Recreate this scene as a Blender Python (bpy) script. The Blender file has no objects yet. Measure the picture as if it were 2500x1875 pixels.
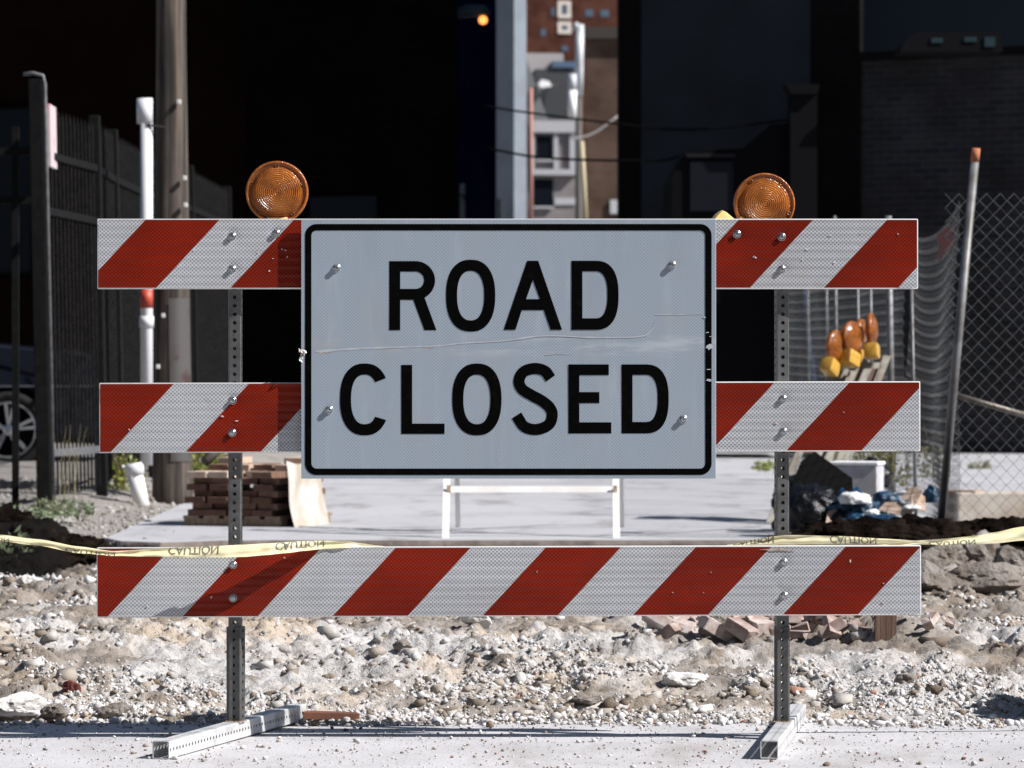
import bpy, bmesh, math, random
import numpy as np
from mathutils import Vector, Matrix, noise as mn
random.seed(7); RNG = np.random.default_rng(11)
PI = math.pi
sc = bpy.context.scene
COL = sc.collection
F = 9064.0; CAMH = 1.056; CD = 11.0

def P(px, py, Z):                       # surveyed point of the place at distance Z from the tripod
    return Vector(((px-1250)/F*Z, Z-CD, CAMH-(py-937.5)/F*Z))
def X0(px, Z=11.0): return (px-1250)/F*Z
def Z0(py, Z=11.0): return CAMH-(py-937.5)/F*Z

# ------------------------------------------------------------------ mesh helpers
class MB:
    def __init__(s): s.v = []; s.f = []
    def add(s, vs, fs, M=None):
        n = len(s.v)
        for v in vs:
            v = Vector(v); s.v.append(tuple(M @ v) if M else tuple(v))
        s.f += [tuple(i+n for i in f) for f in fs]
        return s
    def box(s, x0, x1, y0, y1, z0, z1, M=None):
        return s.add([(x0,y0,z0),(x1,y0,z0),(x1,y1,z0),(x0,y1,z0),(x0,y0,z1),(x1,y0,z1),(x1,y1,z1),(x0,y1,z1)],
              [(0,3,2,1),(4,5,6,7),(0,1,5,4),(1,2,6,5),(2,3,7,6),(3,0,4,7)], M)
    def bbox(s, x0, x1, y0, y1, z0, z1, b, M=None):   # chamfered box
        bm = bmesh.new(); bmesh.ops.create_cube(bm, size=1)
        for v in bm.verts:
            v.co = Vector((x0+(v.co.x+.5)*(x1-x0), y0+(v.co.y+.5)*(y1-y0), z0+(v.co.z+.5)*(z1-z0)))
        bmesh.ops.bevel(bm, geom=bm.edges[:], offset=b, segments=2, affect='EDGES', profile=.6)
        return s.bm(bm, M)
    def bm(s, bm, M=None):
        bm.verts.index_update()
        s.add([v.co.copy() for v in bm.verts], [[v.index for v in f.verts] for f in bm.faces], M); bm.free(); return s
    def tube(s, pts, r, n=8, cap=True, M=None):
        pts = [Vector(p) for p in pts]; N = len(pts)
        rs = r if isinstance(r, (list, tuple)) else [r]*N
        vs = []; up = None
        for i, p in enumerate(pts):
            d = (pts[min(i+1,N-1)]-pts[max(i-1,0)]).normalized()
            if up is None:
                up = Vector((0,0,1)) if abs(d.z) < .9 else Vector((1,0,0))
            a = d.cross(up).normalized(); b = a.cross(d).normalized(); up = b
            for k in range(n):
                t = 2*PI*k/n
                vs.append(p + a*math.cos(t)*rs[i] + b*math.sin(t)*rs[i])
        fs = []
        for i in range(N-1):
            for k in range(n):
                k2 = (k+1) % n
                fs.append((i*n+k, i*n+k2, (i+1)*n+k2, (i+1)*n+k))
        if cap: fs.append(tuple(range(n-1,-1,-1))); fs.append(tuple((N-1)*n+k for k in range(n)))
        return s.add(vs, fs, M)
    def lathe(s, prof, n=32, M=None):       # prof (r, h): revolve about local -Y (h towards the viewer)
        vs = []; fs = []; m = len(prof)
        for k in range(n):
            t = 2*PI*k/n
            for r, h in prof: vs.append((r*math.cos(t), -h, r*math.sin(t)))
        for k in range(n):
            k2 = (k+1) % n
            for j in range(m-1): fs.append((k*m+j, k2*m+j, k2*m+j+1, k*m+j+1))
        return s.add(vs, fs, M)
    def prism(s, poly, y0, y1, M=None):     # polygon in XZ extruded along Y
        n = len(poly)
        vs = [(p[0], y0, p[1]) for p in poly]+[(p[0], y1, p[1]) for p in poly]
        fs = [tuple(range(n)), tuple(range(2*n-1, n-1, -1))]+[(i, i+n, (i+1)%n+n, (i+1)%n) for i in range(n)]
        return s.add(vs, fs, M)

def tag(o, label=None, cat=None, group=None, kind=None):
    if label: o['label'] = label
    if cat: o['category'] = cat
    if group: o['group'] = group
    if kind: o['kind'] = kind
    return o
def mesh_obj(name, me, mat=None, parent=None, smooth=False, loc=None, rot=None):
    o = bpy.data.objects.new(name, me); COL.objects.link(o)
    if mat: me.materials.append(mat)
    if smooth: me.shade_smooth()
    if parent: o.parent = parent
    if loc is not None: o.location = loc
    if rot is not None: o.rotation_euler = rot
    return o
def obj(name, mb, mat=None, parent=None, smooth=False, loc=None, rot=None, fix=True):
    me = bpy.data.meshes.new(name); me.from_pydata(mb.v, [], mb.f); me.validate()
    if fix:
        bm = bmesh.new(); bm.from_mesh(me); bmesh.ops.recalc_face_normals(bm, faces=bm.faces); bm.to_mesh(me); bm.free()
    o = mesh_obj(name, me, mat, parent, False, loc, rot)
    if smooth:
        me.shade_smooth()
        if smooth == 'auto':
            bm = bmesh.new(); bm.from_mesh(me)
            for e in bm.edges:
                if len(e.link_faces) == 2 and e.calc_face_angle(0) > .6: e.smooth = False
            bm.to_mesh(me); bm.free()
    return o
def empty(name, loc=(0,0,0), rz=0, label=None, cat=None, group=None):
    o = bpy.data.objects.new(name, None); COL.objects.link(o); o.empty_display_size = .1
    o.location = loc; o.rotation_euler = (0,0,rz)
    return tag(o, label, cat, group)
def grid_obj(name, V, nx, ny, mat, parent=None, smooth=True, loc=None):     # V (ny,nx,3)
    me = bpy.data.meshes.new(name)
    idx = np.arange(nx*ny).reshape(ny, nx)
    q = np.stack([idx[:-1,:-1], idx[:-1,1:], idx[1:,1:], idx[1:,:-1]], -1).reshape(-1,4)
    fast(me, V.reshape(-1,3), q)
    return mesh_obj(name, me, mat, parent, smooth, loc)
def fast(me, V, Fc):
    k = Fc.shape[1]; n = len(Fc)
    me.vertices.add(len(V)); me.vertices.foreach_set('co', V.astype(np.float32).ravel())
    me.loops.add(n*k); me.loops.foreach_set('vertex_index', Fc.astype(np.int32).ravel())
    me.polygons.add(n); me.polygons.foreach_set('loop_start', np.arange(0, n*k, k, dtype=np.int32))
    me.polygons.foreach_set('loop_total', np.full(n, k, dtype=np.int32))
    me.update(calc_edges=True); me.validate()

# numpy value noise
_T = RNG.random((256,256))
def vn(x, y):
    xi = np.floor(x).astype(int); yi = np.floor(y).astype(int); fx = x-xi; fy = y-yi
    fx = fx*fx*(3-2*fx); fy = fy*fy*(3-2*fy)
    g = lambda a, b: _T[a & 255, b & 255]
    return (g(xi,yi)*(1-fx)+g(xi+1,yi)*fx)*(1-fy)+(g(xi,yi+1)*(1-fx)+g(xi+1,yi+1)*fx)*fy
def fbm(x, y, o=4, g=.5):
    r = 0; a = 1; t = 0
    for k in range(o):
        r = r+a*vn(x*2**k+17.3*k, y*2**k+5.1*k); t += a; a *= g
    return r/t
def ss(a, b, x):
    t = np.clip((x-a)/(b-a), 0, 1); return t*t*(3-2*t)

# ------------------------------------------------------------------ materials
def newmat(name):
    m = bpy.data.materials.new(name); m.use_nodes = True
    nt = m.node_tree; b = nt.nodes['Principled BSDF']
    return m, nt, b
def N(nt, t, **kw):
    n = nt.nodes.new(t)
    for k, v in kw.items():
        if k in ('operation','blend_type','feature','distance','data_type','wave_type','bands_direction','noise_dimensions','interpolation'): setattr(n, k, v)
        else: n.inputs[k.replace('_',' ')].default_value = v
    return n
def L(nt, a, b): nt.links.new(a, b)
def math_(nt, op, a, b=None, c=None, clamp=False):
    n = nt.nodes.new('ShaderNodeMath'); n.operation = op; n.use_clamp = clamp
    for i, v in enumerate((a, b, c)):
        if v is None: continue
        if isinstance(v, (int, float)): n.inputs[i].default_value = v
        else: L(nt, v, n.inputs[i])
    return n.outputs[0]
def mixc(nt, f, a, b, bt='MIX'):
    n = nt.nodes.new('ShaderNodeMix'); n.data_type = 'RGBA'; n.blend_type = bt
    for i, v in ((0, f), (6, a), (7, b)):
        if isinstance(v, (int, float)): n.inputs[i].default_value = v
        elif isinstance(v, tuple): n.inputs[i].default_value = (*v[:3], 1)
        else: L(nt, v, n.inputs[i])
    return n.outputs[2]
def ramp(nt, f, p0, p1):
    n = nt.nodes.new('ShaderNodeMapRange'); n.inputs[1].default_value = p0; n.inputs[2].default_value = p1; n.interpolation_type = 'SMOOTHSTEP'
    L(nt, f, n.inputs[0]); return n.outputs[0]
def coords(nt, scale=(1,1,1), kind='Object'):
    tc = nt.nodes.new('ShaderNodeTexCoord'); mp = nt.nodes.new('ShaderNodeMapping')
    mp.inputs['Scale'].default_value = scale; L(nt, tc.outputs[kind], mp.inputs[0]); return mp.outputs[0]
def noise_(nt, co, scale, detail=4, rough=.55):
    n = N(nt, 'ShaderNodeTexNoise', Scale=scale, Detail=detail, Roughness=rough); L(nt, co, n.inputs['Vector']); return n.outputs[0]
def bump(nt, b, h, strength, dist=.01):
    n = nt.nodes.new('ShaderNodeBump'); n.inputs['Strength'].default_value = strength; n.inputs['Distance'].default_value = dist
    L(nt, h, n.inputs['Height']); L(nt, n.outputs[0], b.inputs['Normal'])
def plain(name, c, rough=.6, c2=None, scale=8, metal=0, bmp=0, bscale=60, stretch=(1,1,1), lo=.35, hi=.65, dist=.002, spec=.5, det=5):
    m, nt, b = newmat(name)
    if max(c) < .035 and spec == .5: spec = .04
    b.inputs['Roughness'].default_value = rough; b.inputs['Metallic'].default_value = metal
    b.inputs['Specular IOR Level'].default_value = spec
    b.inputs['Base Color'].default_value = (*c, 1)
    co = coords(nt, stretch)
    if c2:
        L(nt, mixc(nt, ramp(nt, noise_(nt, co, scale, det), lo, hi), c, c2), b.inputs['Base Color'])
    if bmp: bump(nt, b, noise_(nt, co, bscale, 6, .6), bmp, dist)
    return m

def sheeting(name, striped=None, base=(.53,.545,.57)):
    m, nt, b = newmat(name)
    co = coords(nt); sp = nt.nodes.new('ShaderNodeSeparateXYZ'); L(nt, co, sp.inputs[0])
    x, z = sp.outputs[0], sp.outputs[2]
    dirt = ramp(nt, noise_(nt, coords(nt, (3,3,3)), 2.2, 6, .6), .45, .75)
    if striped:
        u0, p, slope = striped
        u = math_(nt, 'MULTIPLY_ADD', z, -slope, x)
        fr = math_(nt, 'FRACT', math_(nt, 'DIVIDE', math_(nt, 'SUBTRACT', u, u0-10*p), p))
        isred = math_(nt, 'GREATER_THAN', fr, .5)
        blot = ramp(nt, noise_(nt, coords(nt,(1,1,2.5)), 1.7, 5, .6), .35, .65)
        col = mixc(nt, isred, mixc(nt, blot, base, tuple(q*.86 for q in base)), mixc(nt, blot, (.265,.0150,.0028), (.175,.0100,.0022)))
        cell = .0116
    else: col = base; cell = .0100
    k = 2*PI/cell
    a = math_(nt, 'MULTIPLY', x, k); bb = math_(nt, 'MULTIPLY', z, k*1.05)
    f = math_(nt, 'MULTIPLY', math_(nt, 'COSINE', a), math_(nt, 'COSINE', bb))
    f = ramp(nt, math_(nt,'MULTIPLY',f,-1.0) if not striped else f, -.5, .8)
    dk = mixc(nt, 1.0, col, (.34,.35,.37) if striped else (.70,.74,.78), 'MULTIPLY')
    col = mixc(nt, f, col, dk)
    wf = math_(nt, 'SUBTRACT', 1.0, isred) if striped else 1.0
    col = mixc(nt, math_(nt, 'MULTIPLY', dirt, .22), col, mixc(nt, wf, (.11,.012,.006), (.30,.285,.26)))
    st = ramp(nt, noise_(nt, coords(nt, (9,1,1.4)), 2.0, 6, .65), .5, .85)
    col = mixc(nt, math_(nt,'MULTIPLY',math_(nt,'MULTIPLY',st,.15),wf), col, (.62,.65,.68))
    if not striped:
        az = math_(nt, 'ABSOLUTE', math_(nt, 'SUBTRACT', z, .012)); band = math_(nt, 'SUBTRACT', 1.0, ramp(nt, az, .004, .05))
        sm = ramp(nt, noise_(nt, coords(nt,(2.2,1,14)), 1.6, 7, .7), .46, .66)
        left = math_(nt, 'SUBTRACT', 1.0, ramp(nt, x, -.45, .1))
        col = mixc(nt, math_(nt,'MULTIPLY',math_(nt,'MULTIPLY',band,sm),.75), col, mixc(nt, left, (.41,.44,.48), (.37,.345,.33)))
        gr = ramp(nt, noise_(nt, coords(nt,(5,1,1.2)), 1.3, 7, .7), .5, .72)
        col = mixc(nt, math_(nt,'MULTIPLY',gr,.35), col, (.225,.265,.31))
    L(nt, col, b.inputs['Base Color'])
    b.inputs['Roughness'].default_value = .36; b.inputs['Specular IOR Level'].default_value = .22
    return m

def wood(name, c, c2, scale=(30,30,1.2), rough=.8, b_=.6):
    m, nt, b = newmat(name); co = coords(nt, scale)
    n1 = noise_(nt, co, 2.0, 8, .65); n2 = noise_(nt, coords(nt), 1.6, 4)
    col = mixc(nt, ramp(nt, n1, .35, .65), c, c2)
    col = mixc(nt, math_(nt,'MULTIPLY',ramp(nt,n2,.4,.7),.4), col, (c2[0]*.5,c2[1]*.5,c2[2]*.5))
    L(nt, col, b.inputs['Base Color']); b.inputs['Roughness'].default_value = rough
    bump(nt, b, n1, b_, .012)
    return m

def galv(name, c=(.36,.38,.40), rough=.42):
    m, nt, b = newmat(name); co = coords(nt)
    v = N(nt, 'ShaderNodeTexVoronoi', Scale=70.0); L(nt, co, v.inputs['Vector'])
    n = noise_(nt, co, 9, 5)
    col = mixc(nt, min(.18,max(c)*.5), c, v.outputs['Color'])
    hs = nt.nodes.new('ShaderNodeHueSaturation'); hs.inputs['Saturation'].default_value = .12; L(nt, col, hs.inputs['Color'])
    col = mixc(nt, ramp(nt, n, .45, .7), hs.outputs[0], tuple(q*.6 for q in c))
    col = mixc(nt, ramp(nt, noise_(nt, coords(nt,(1,1,1)), 22, 6, .7), .66, .78), col, (min(.16,c[0]*1.2),min(.085,c[1]*.7),min(.045,c[2]*.4)))
    L(nt, col, b.inputs['Base Color'])
    b.inputs['Metallic'].default_value = .45; b.inputs['Roughness'].default_value = rough
    bump(nt, b, noise_(nt, co, 60, 5), .15, .001)
    return m

def brickwall(name, c1, c2, mortar, scale=1.0, rough=.9):
    m, nt, b = newmat(name)
    tc = nt.nodes.new('ShaderNodeTexCoord'); sp = nt.nodes.new('ShaderNodeSeparateXYZ'); L(nt, tc.outputs['Object'], sp.inputs[0])
    cb = nt.nodes.new('ShaderNodeCombineXYZ'); L(nt, math_(nt,'ADD',sp.outputs[0],sp.outputs[1]), cb.inputs[0]); L(nt, sp.outputs[2], cb.inputs[1])
    br = nt.nodes.new('ShaderNodeTexBrick'); L(nt, cb.outputs[0], br.inputs['Vector'])
    br.inputs['Color1'].default_value = (*c1,1); br.inputs['Color2'].default_value = (*c2,1); br.inputs['Mortar'].default_value = (*mortar,1)
    br.inputs['Scale'].default_value = scale; br.inputs['Brick Width'].default_value = .22; br.inputs['Row Height'].default_value = .075; br.inputs['Mortar Size'].default_value = .008
    n = noise_(nt, cb.outputs[0], .9, 6, .6)
    L(nt, mixc(nt, ramp(nt, n, .3, .75), br.outputs[0], tuple(x*.45 for x in c1)), b.inputs['Base Color'])
    b.inputs['Roughness'].default_value = rough; bump(nt, b, br.outputs['Fac'], -.4, .01)
    b.inputs['Specular IOR Level'].default_value = 0
    return m

def stones(name, pal, rough=.9, bmp=.5, grain=120):      # colour per stone
    m, nt, b = newmat(name)
    g = nt.nodes.new('ShaderNodeNewGeometry')
    r = nt.nodes.new('ShaderNodeValToRGB'); r.color_ramp.interpolation = 'CONSTANT'
    els = r.color_ramp.elements; tot = sum(w for w, c in pal); acc = 0
    for i, (w, c) in enumerate(pal):
        e = els[0] if i == 0 else (els[1] if i == 1 else els.new(acc/tot))
        e.position = acc/tot; e.color = (*c,1); acc += w
    L(nt, g.outputs['Random Per Island'], r.inputs[0])
    co = coords(nt); n = noise_(nt, co, grain, 4, .6)
    L(nt, mixc(nt, math_(nt,'MULTIPLY',ramp(nt,n,.35,.7),.35), r.outputs[0], (.30,.25,.19)), b.inputs['Base Color'])
    b.inputs['Roughness'].default_value = rough; b.inputs['Specular IOR Level'].default_value = .2
    bump(nt, b, n, bmp, .003)
    return m

WHITE = plain('white_plastic', (.66,.66,.67), .4, (.52,.51,.50), 14, lo=.5, hi=.8)
BLACK = plain('black_ink', (.0012,.0012,.0014), .8, (.004,.004,.004), 40, lo=.5, hi=.8, spec=.03)
GALV = galv('galvanised_steel', (.085,.088,.093))
GALVD = galv('dull_galvanised_steel', (.075,.074,.072), .5)
GALVB = galv('bright_galvanised_steel', (.62,.64,.67), .5)
BOLTM = plain('bolt_steel', (.45,.47,.50), .28, metal=.9, bmp=.1)
TAPE = None
# ------------------------------------------------------------------ the barricade
def hole_tube(w, Lg, t=.0024, r=.004, hr=.0056, sp=.0254):
    mb = MB(); n = int(round(Lg/sp)); pitch = Lg/n; h = w/2; e = h-r
    for s in range(4):
        ang = s*PI/2; R = Matrix.Rotation(ang, 4, 'Z')      # face looks to -Y before turning
        for c in range(n):
            a0 = c*pitch; a1 = a0+pitch; ac = (a0+a1)/2
            per = []
            for k in range(4): per.append((-e+2*e*k/4, a0))
            for k in range(4): per.append((e, a0+pitch*k/4))
            for k in range(4): per.append((e-2*e*k/4, a1))
            for k in range(4): per.append((-e, a1-pitch*k/4))
            vs = []
            for y in (-h, -h+t):
                for p in per: vs.append((p[0], y, p[1]))
                for p in per:
                    th = math.atan2(p[1]-ac, p[0]); vs.append((hr*math.cos(th), y, ac+hr*math.sin(th)))
            fs = []
            for k in range(16):
                k2 = (k+1) % 16
                fs.append((k, k2, 16+k2, 16+k)); fs.append((32+k2, 32+k, 48+k, 48+k2))
                fs.append((16+k, 16+k2, 48+k2, 48+k))
            mb.add(vs, fs, R)
        # rounded corner, inner corner, end rims
        cx = e; pts = [(cx+r*math.cos(-PI/2+PI/2*k/4), -e+r*math.sin(-PI/2+PI/2*k/4)) for k in range(5)]
        ins = [(e, -h+t), (h-t, -h+t), (h-t, -e)]
        for q in (pts, ins):
            vs = [(p[0], p[1], 0) for p in q]+[(p[0], p[1], Lg) for p in q]; m = len(q)
            mb.add(vs, [(k, k+1, m+k+1, m+k) for k in range(m-1)], R)
        for zz in (0, Lg):
            mb.add([(-e,-h,zz),(e,-h,zz),(e,-h+t,zz),(-e,-h+t,zz)], [(0,1,2,3)], R)
            vs = [(p[0],p[1],zz) for p in pts]+[(p[0],p[1],zz) for p in ins]
            mb.add(vs, [(0,1,6,5),(1,2,6),(2,3,6),(3,4,7,6)], R)
    return mb

bar = empty('road_barricade', (0,0,0), 0, 'wide three-board red and white striped road barricade carrying the ROAD CLOSED sign', 'barricade')
bolt_mb = MB(); bolt_mb.lathe([(.0092,0),(.0094,.0012),(.0085,.002),(.0085,.0022)], 20)
hexp = [(.0056*math.cos(k*PI/3), .0056*math.sin(k*PI/3)) for k in range(6)]
bolt_mb.v = [(a*1.28,b,c*1.28) for a,b,c in bolt_mb.v]
bolt_mb.prism([(a*1.55,b*1.55) for a,b in hexp], -.0085, 0); bolt_mb.lathe([(.0080,.0084),(.0070,.0093),(.0042,.0095),(.0036,.0082),(0,.0080)], 16)
bolt_me = None
def bolt(px, py, y, parent=bar, base=(0,0,0)):
    global bolt_me
    if bolt_me is None:
        o = obj('bolt', bolt_mb, BOLTM, parent, 'auto'); bolt_me = o.data
    else:
        o = bpy.data.objects.new('bolt', bolt_me); COL.objects.link(o); o.parent = parent
    o.location = (X0(px)-base[0], y-base[1], Z0(py)-base[2]); o.rotation_euler = (0, random.uniform(0,1), 0)
    return o

def patch_early(cx, cz, w, h, y, n=14):
    pl = []
    for k in range(n):
        a = 2*PI*k/n; q = random.uniform(.55,1.15); pl.append((cx+w*math.cos(a)*q, cz+h*math.sin(a)*q))
    s = MB(); s.prism(pl, y, y+.0004); return s
BOLTS = {0: [(567,577),(567,657),(1908,578.6),(1908,657.6),(674.7,569.6),(1799,572)],
         1: [(568,977.6),(567,1056.7),(1911,974),(1912,1054)],
         2: [(569,1379),(569,1460),(1913,1373),(1914,1454.5)]}
boards = [(237.3,2241.5,534,705.5,0.0, 539+362*.0, 362), (242,2247,932.8,1104,.0021, 427.3, 366.4), (236,2249,1333.8,1505,.0030, 419.5, 366.3)]
for i, (xa, xb, ya, yb, tilt, redend, per) in enumerate(boards):
    cx, cz = X0((xa+xb)/2), Z0((ya+yb)/2); hw = (xb-xa)/824/2; hh = (yb-ya)/824/2
    bb = MB(); bb.bbox(-hw, hw, 0, .024, -hh, hh, .0035)
    bo = obj('board', bb, WHITE, bar, 'auto', (cx, 0, cz), (0, -tilt, 0))
    # reflective sheeting: fine grid with dimples at the bolts and extruded ribs showing through
    nx, nz = 500, 54
    gx = np.linspace(-hw+.0035, hw-.0035, nx); gz = np.linspace(-hh+.0035, hh-.0035, nz)
    GX, GZ = np.meshgrid(gx, gz)
    amp = .6+1.0*fbm(GX*1.6+9*i, GZ*2+3, 3)
    Y = amp*.00030*np.sin(GZ*2*PI/.0235+2.2*fbm(GX*.9, GZ*9+i, 2)*2)+amp*.00012*np.sin(GZ*2*PI/.0125+5)+.0019*(fbm(GX*2.2+i*5, GZ*7, 3)-.5)
    for (bx, bz) in BOLTS[i]:
        dx = GX-(X0(bx)-cx); dz = GZ-(Z0(bz)-cz); d2 = dx*dx+dz*dz
        Y += .0028*np.exp(-d2/(2*.0125**2))
    for k in range(26):        # nicks
        dx = GX-RNG.uniform(-hw,hw); dz = GZ-RNG.uniform(-hh,hh)*.95; s = RNG.uniform(.002,.006)
        Y += RNG.uniform(-.0006,.0012)*np.exp(-(dx*dx+dz*dz)/(2*s*s))
    Y = np.clip(Y, -.0012, .0030)-.0046
    u0 = X0(redend)-cx-.93*hh
    so = grid_obj('sheeting', np.stack([GX, Y, GZ], -1), nx, nz, sheeting('striped_sheeting_%d' % i, (u0, per/824, .93)), bo)
    # scuffs where the sheeting is scraped to the plastic
    SCM = plain('scraped_plastic_%d'%i, (.60,.45,.42) if i else (.62,.58,.58), .5)
    for k in range(11 if i != 0 else 20):
        if i == 0 and k < 10: a, c_ = random.choice([(X0(645)-cx,.02),(X0(690)-cx,.05),(X0(1830)-cx,.0),(X0(1960)-cx,.0)]); a += random.gauss(0,.012); c_ = random.gauss(0,.025)
        else: a, c_ = random.uniform(-hw,hw)*.97, random.uniform(-hh,hh)*.85
        if a > X0(735)-cx and a < X0(1750)-cx and i < 2: continue
        w_ = random.uniform(.001,.004); l_ = random.uniform(.002,.010); th = random.uniform(-.6,1.6)
        pl = [(a+w_*math.cos(q)*math.cos(th)*random.uniform(.4,1.2)-l_*math.sin(q)*math.sin(th)*.6, c_+w_*math.cos(q)*math.sin(th)+l_*math.sin(q)*math.cos(th)*.6*random.uniform(.5,1)) for q in [j*PI/4 for j in range(8)]]
        sm = MB(); sm.prism(pl, -.0068, -.0020); obj('scuff', sm, SCM, bo)
    if i == 2:
        q = patch_early(X0(1900)-cx, hh-.012, .050, .0045, -.0068, 22); obj('rust_stain', q, plain('rust_stain_paint',(.33,.25,.19),.6,(.45,.44,.43),60,lo=.4,hi=.6), bo)
    for (bx, bz) in BOLTS[i]: bolt(bx, bz, -.0030)

for sx, pxc, rot_low, rot_up, zt in ((-1, 572, -math.radians(16), -math.radians(3), 1.50), (1, 1911, -math.radians(7), math.radians(7), 1.50)):
    x = X0(pxc); pm = hole_tube(.0385, 1.45); obj('post', pm, GALV, bar, False, (x, .024+.0205, .055), (0,0,rot_up), fix=False)
    sm = hole_tube(.0450, .2794); obj('sleeve', sm, GALVD, bar, False, (x+.001, .024+.0225, .0700-.0145), (0,0,rot_low), fix=False)
for fx, fy, th, rx in ((-.829, .047, math.radians(15.3), .004), (.8105, .047, math.radians(8.2), 0)):
    fm = hole_tube(.0500, 48*.0254)
    o = obj('foot', fm, GALVB, bar, False, fix=False)
    # axis Z of the tube laid along (sin th, cos th)
    M = Matrix.Translation((fx, fy, .027)) @ Matrix.Rotation(-th, 4, 'Z') @ Matrix.Rotation(rx, 4, 'X') @ Matrix.Rotation(-PI/2, 4, 'X') @ Matrix.Translation((0,0,-.6096))
    o.matrix_world = M
    o.matrix_parent_inverse = Matrix.Identity(4)
    wl = MB()
    for k in range(30):
        a = 2*PI*k/30; p = Vector((.0245*max(-1,min(1,1.3*math.cos(a))), .0245*max(-1,min(1,1.3*math.sin(a))), 0))
        wl.add([(p.x-.003,p.y-.003,.0),(p.x+.003,p.y-.003,0),(p.x+.003,p.y+.003,0),(p.x-.003,p.y+.003,0),(p.x,p.y,.0045)], [(0,1,4),(1,2,4),(2,3,4),(3,0,4)])
    obj('weld', wl, plain('weld_bead_%d'%(fx>0), (.30,.24,.18), .6, (.12,.09,.07), 80), bar, True, (X0(572 if fx<0 else 1911)+.001, .0465, .0525), (0,0,-th))

# ---- sign panel
SX, SZ = X0(1241.7), Z0(852); sw, sh = 1010/824/2, 632/824/2; SY = -.0290
def rrect(w, h, r, n=10):
    pts = []
    for cx, cy, a in ((w-r,h-r,0),(-w+r,h-r,PI/2),(-w+r,-h+r,PI),(w-r,-h+r,1.5*PI)):
        for k in range(n+1): pts.append((cx+r*math.cos(a+PI/2*k/n), cy+r*math.sin(a+PI/2*k/n)))
    return pts
sb = MB(); sb.bbox(-sw, sw, .0009, .0100, -sh, sh, .0012)
SIGNM = sheeting('sign_sheeting', None, (.300,.350,.405))
sign = obj('sign_panel', sb, plain('aluminium_edge',(.62,.63,.66),.4), bar, False, (SX, SY, SZ))
nx, nz = 240, 160
gx = np.linspace(-sw+.0008, sw-.0008, nx); gz = np.linspace(-sh+.0008, sh-.0008, nz); GX, GZ = np.meshgrid(gx, gz)
Y = .0007*(fbm(GX*6+3, GZ*1.3, 3)-.5)+.0009*(fbm(GX*1.5, GZ*2.2+8, 3)-.5)
for bx, bz in ((823,655),(805,1000),(1640,648),(1667,1023)):
    d2 = (GX-(X0(bx)-SX))**2+(GZ-(Z0(bz)-SZ))**2; Y += .0006*np.exp(-d2/(2*.02**2))
Y = np.clip(Y, -.0004, .0008)
grid_obj('sign_face', np.stack([GX, Y, GZ], -1), nx, nz, SIGNM, sign)

def filled(name, splines, mat, parent, y, ex=.0002):
    cu = bpy.data.curves.new(name, 'CURVE'); cu.dimensions = '2D'; cu.fill_mode = 'BOTH'; cu.extrude = ex
    for pl in splines:
        s = cu.splines.new('POLY'); s.points.add(len(pl)-1); s.use_cyclic_u = True
        for i, p in enumerate(pl): s.points[i].co = (p[0], p[1], 0, 1)
    t = bpy.data.objects.new(name+'_c', cu); COL.objects.link(t)
    bpy.context.view_layer.update()
    me = bpy.data.meshes.new_from_object(t.evaluated_get(bpy.context.evaluated_depsgraph_get()))
    bpy.data.objects.remove(t, do_unlink=True)
    me.transform(Matrix.Rotation(PI/2, 4, 'X')); me.name = name; me.materials.clear()
    return mesh_obj(name, me, mat, parent, False, (0, y, 0))
bl, br_, bt, bb_ = X0(746)-SX, X0(1736)-SX, Z0(548)-SZ, Z0(1159)-SZ
cxx, czz = (bl+br_)/2, (bt+bb_)/2
o1 = [(p[0]+cxx, p[1]+czz) for p in rrect((br_-bl)/2, (bt-bb_)/2, .034)]
o2 = [(p[0]+cxx, p[1]+czz) for p in rrect((br_-bl)/2-.0188, (bt-bb_)/2-.0188, .016)]
filled('border', [o1, o2], BLACK, sign, -.0007)

def sup(cx, cy, rx, ry, n=2.35, t0=0, t1=2*PI, k=48):
    out = []
    for i in range(k+1):
        t = t0+(t1-t0)*i/k; c, s = math.cos(t), math.sin(t)
        out.append((cx+rx*math.copysign(abs(c)**(2/n), c), cy+ry*math.copysign(abs(s)**(2/n), s)))
    return out
def tparam(v, n=2.35):  # parameter where |sin|^(2/n) = v
    return math.asin(v**(n/2))
def catmull(p, k=8):
    p = [Vector(q) for q in p]; p = [2*p[0]-p[1]]+p+[2*p[-1]-p[-2]]; out = []
    for i in range(1, len(p)-2):
        a, b, c, d = p[i-1:i+3]
        for j in range(k):
            t = j/k; out.append(.5*((2*b)+(c-a)*t+(2*a-5*b+4*c-d)*t*t+(3*b-3*c+d-a)*t**3))
    out.append(p[-2]); return out
def stroke(pts, w):
    c = catmull(pts); l = []; r = []
    for i, p in enumerate(c):
        d = (c[min(i+1,len(c)-1)]-c[max(i-1,0)]).normalized(); n = Vector((-d.y, d.x))*w/2
        l.append(tuple(p+n)); r.append(tuple(p-n))
    return l+r[::-1]
T = 26.6
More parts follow.
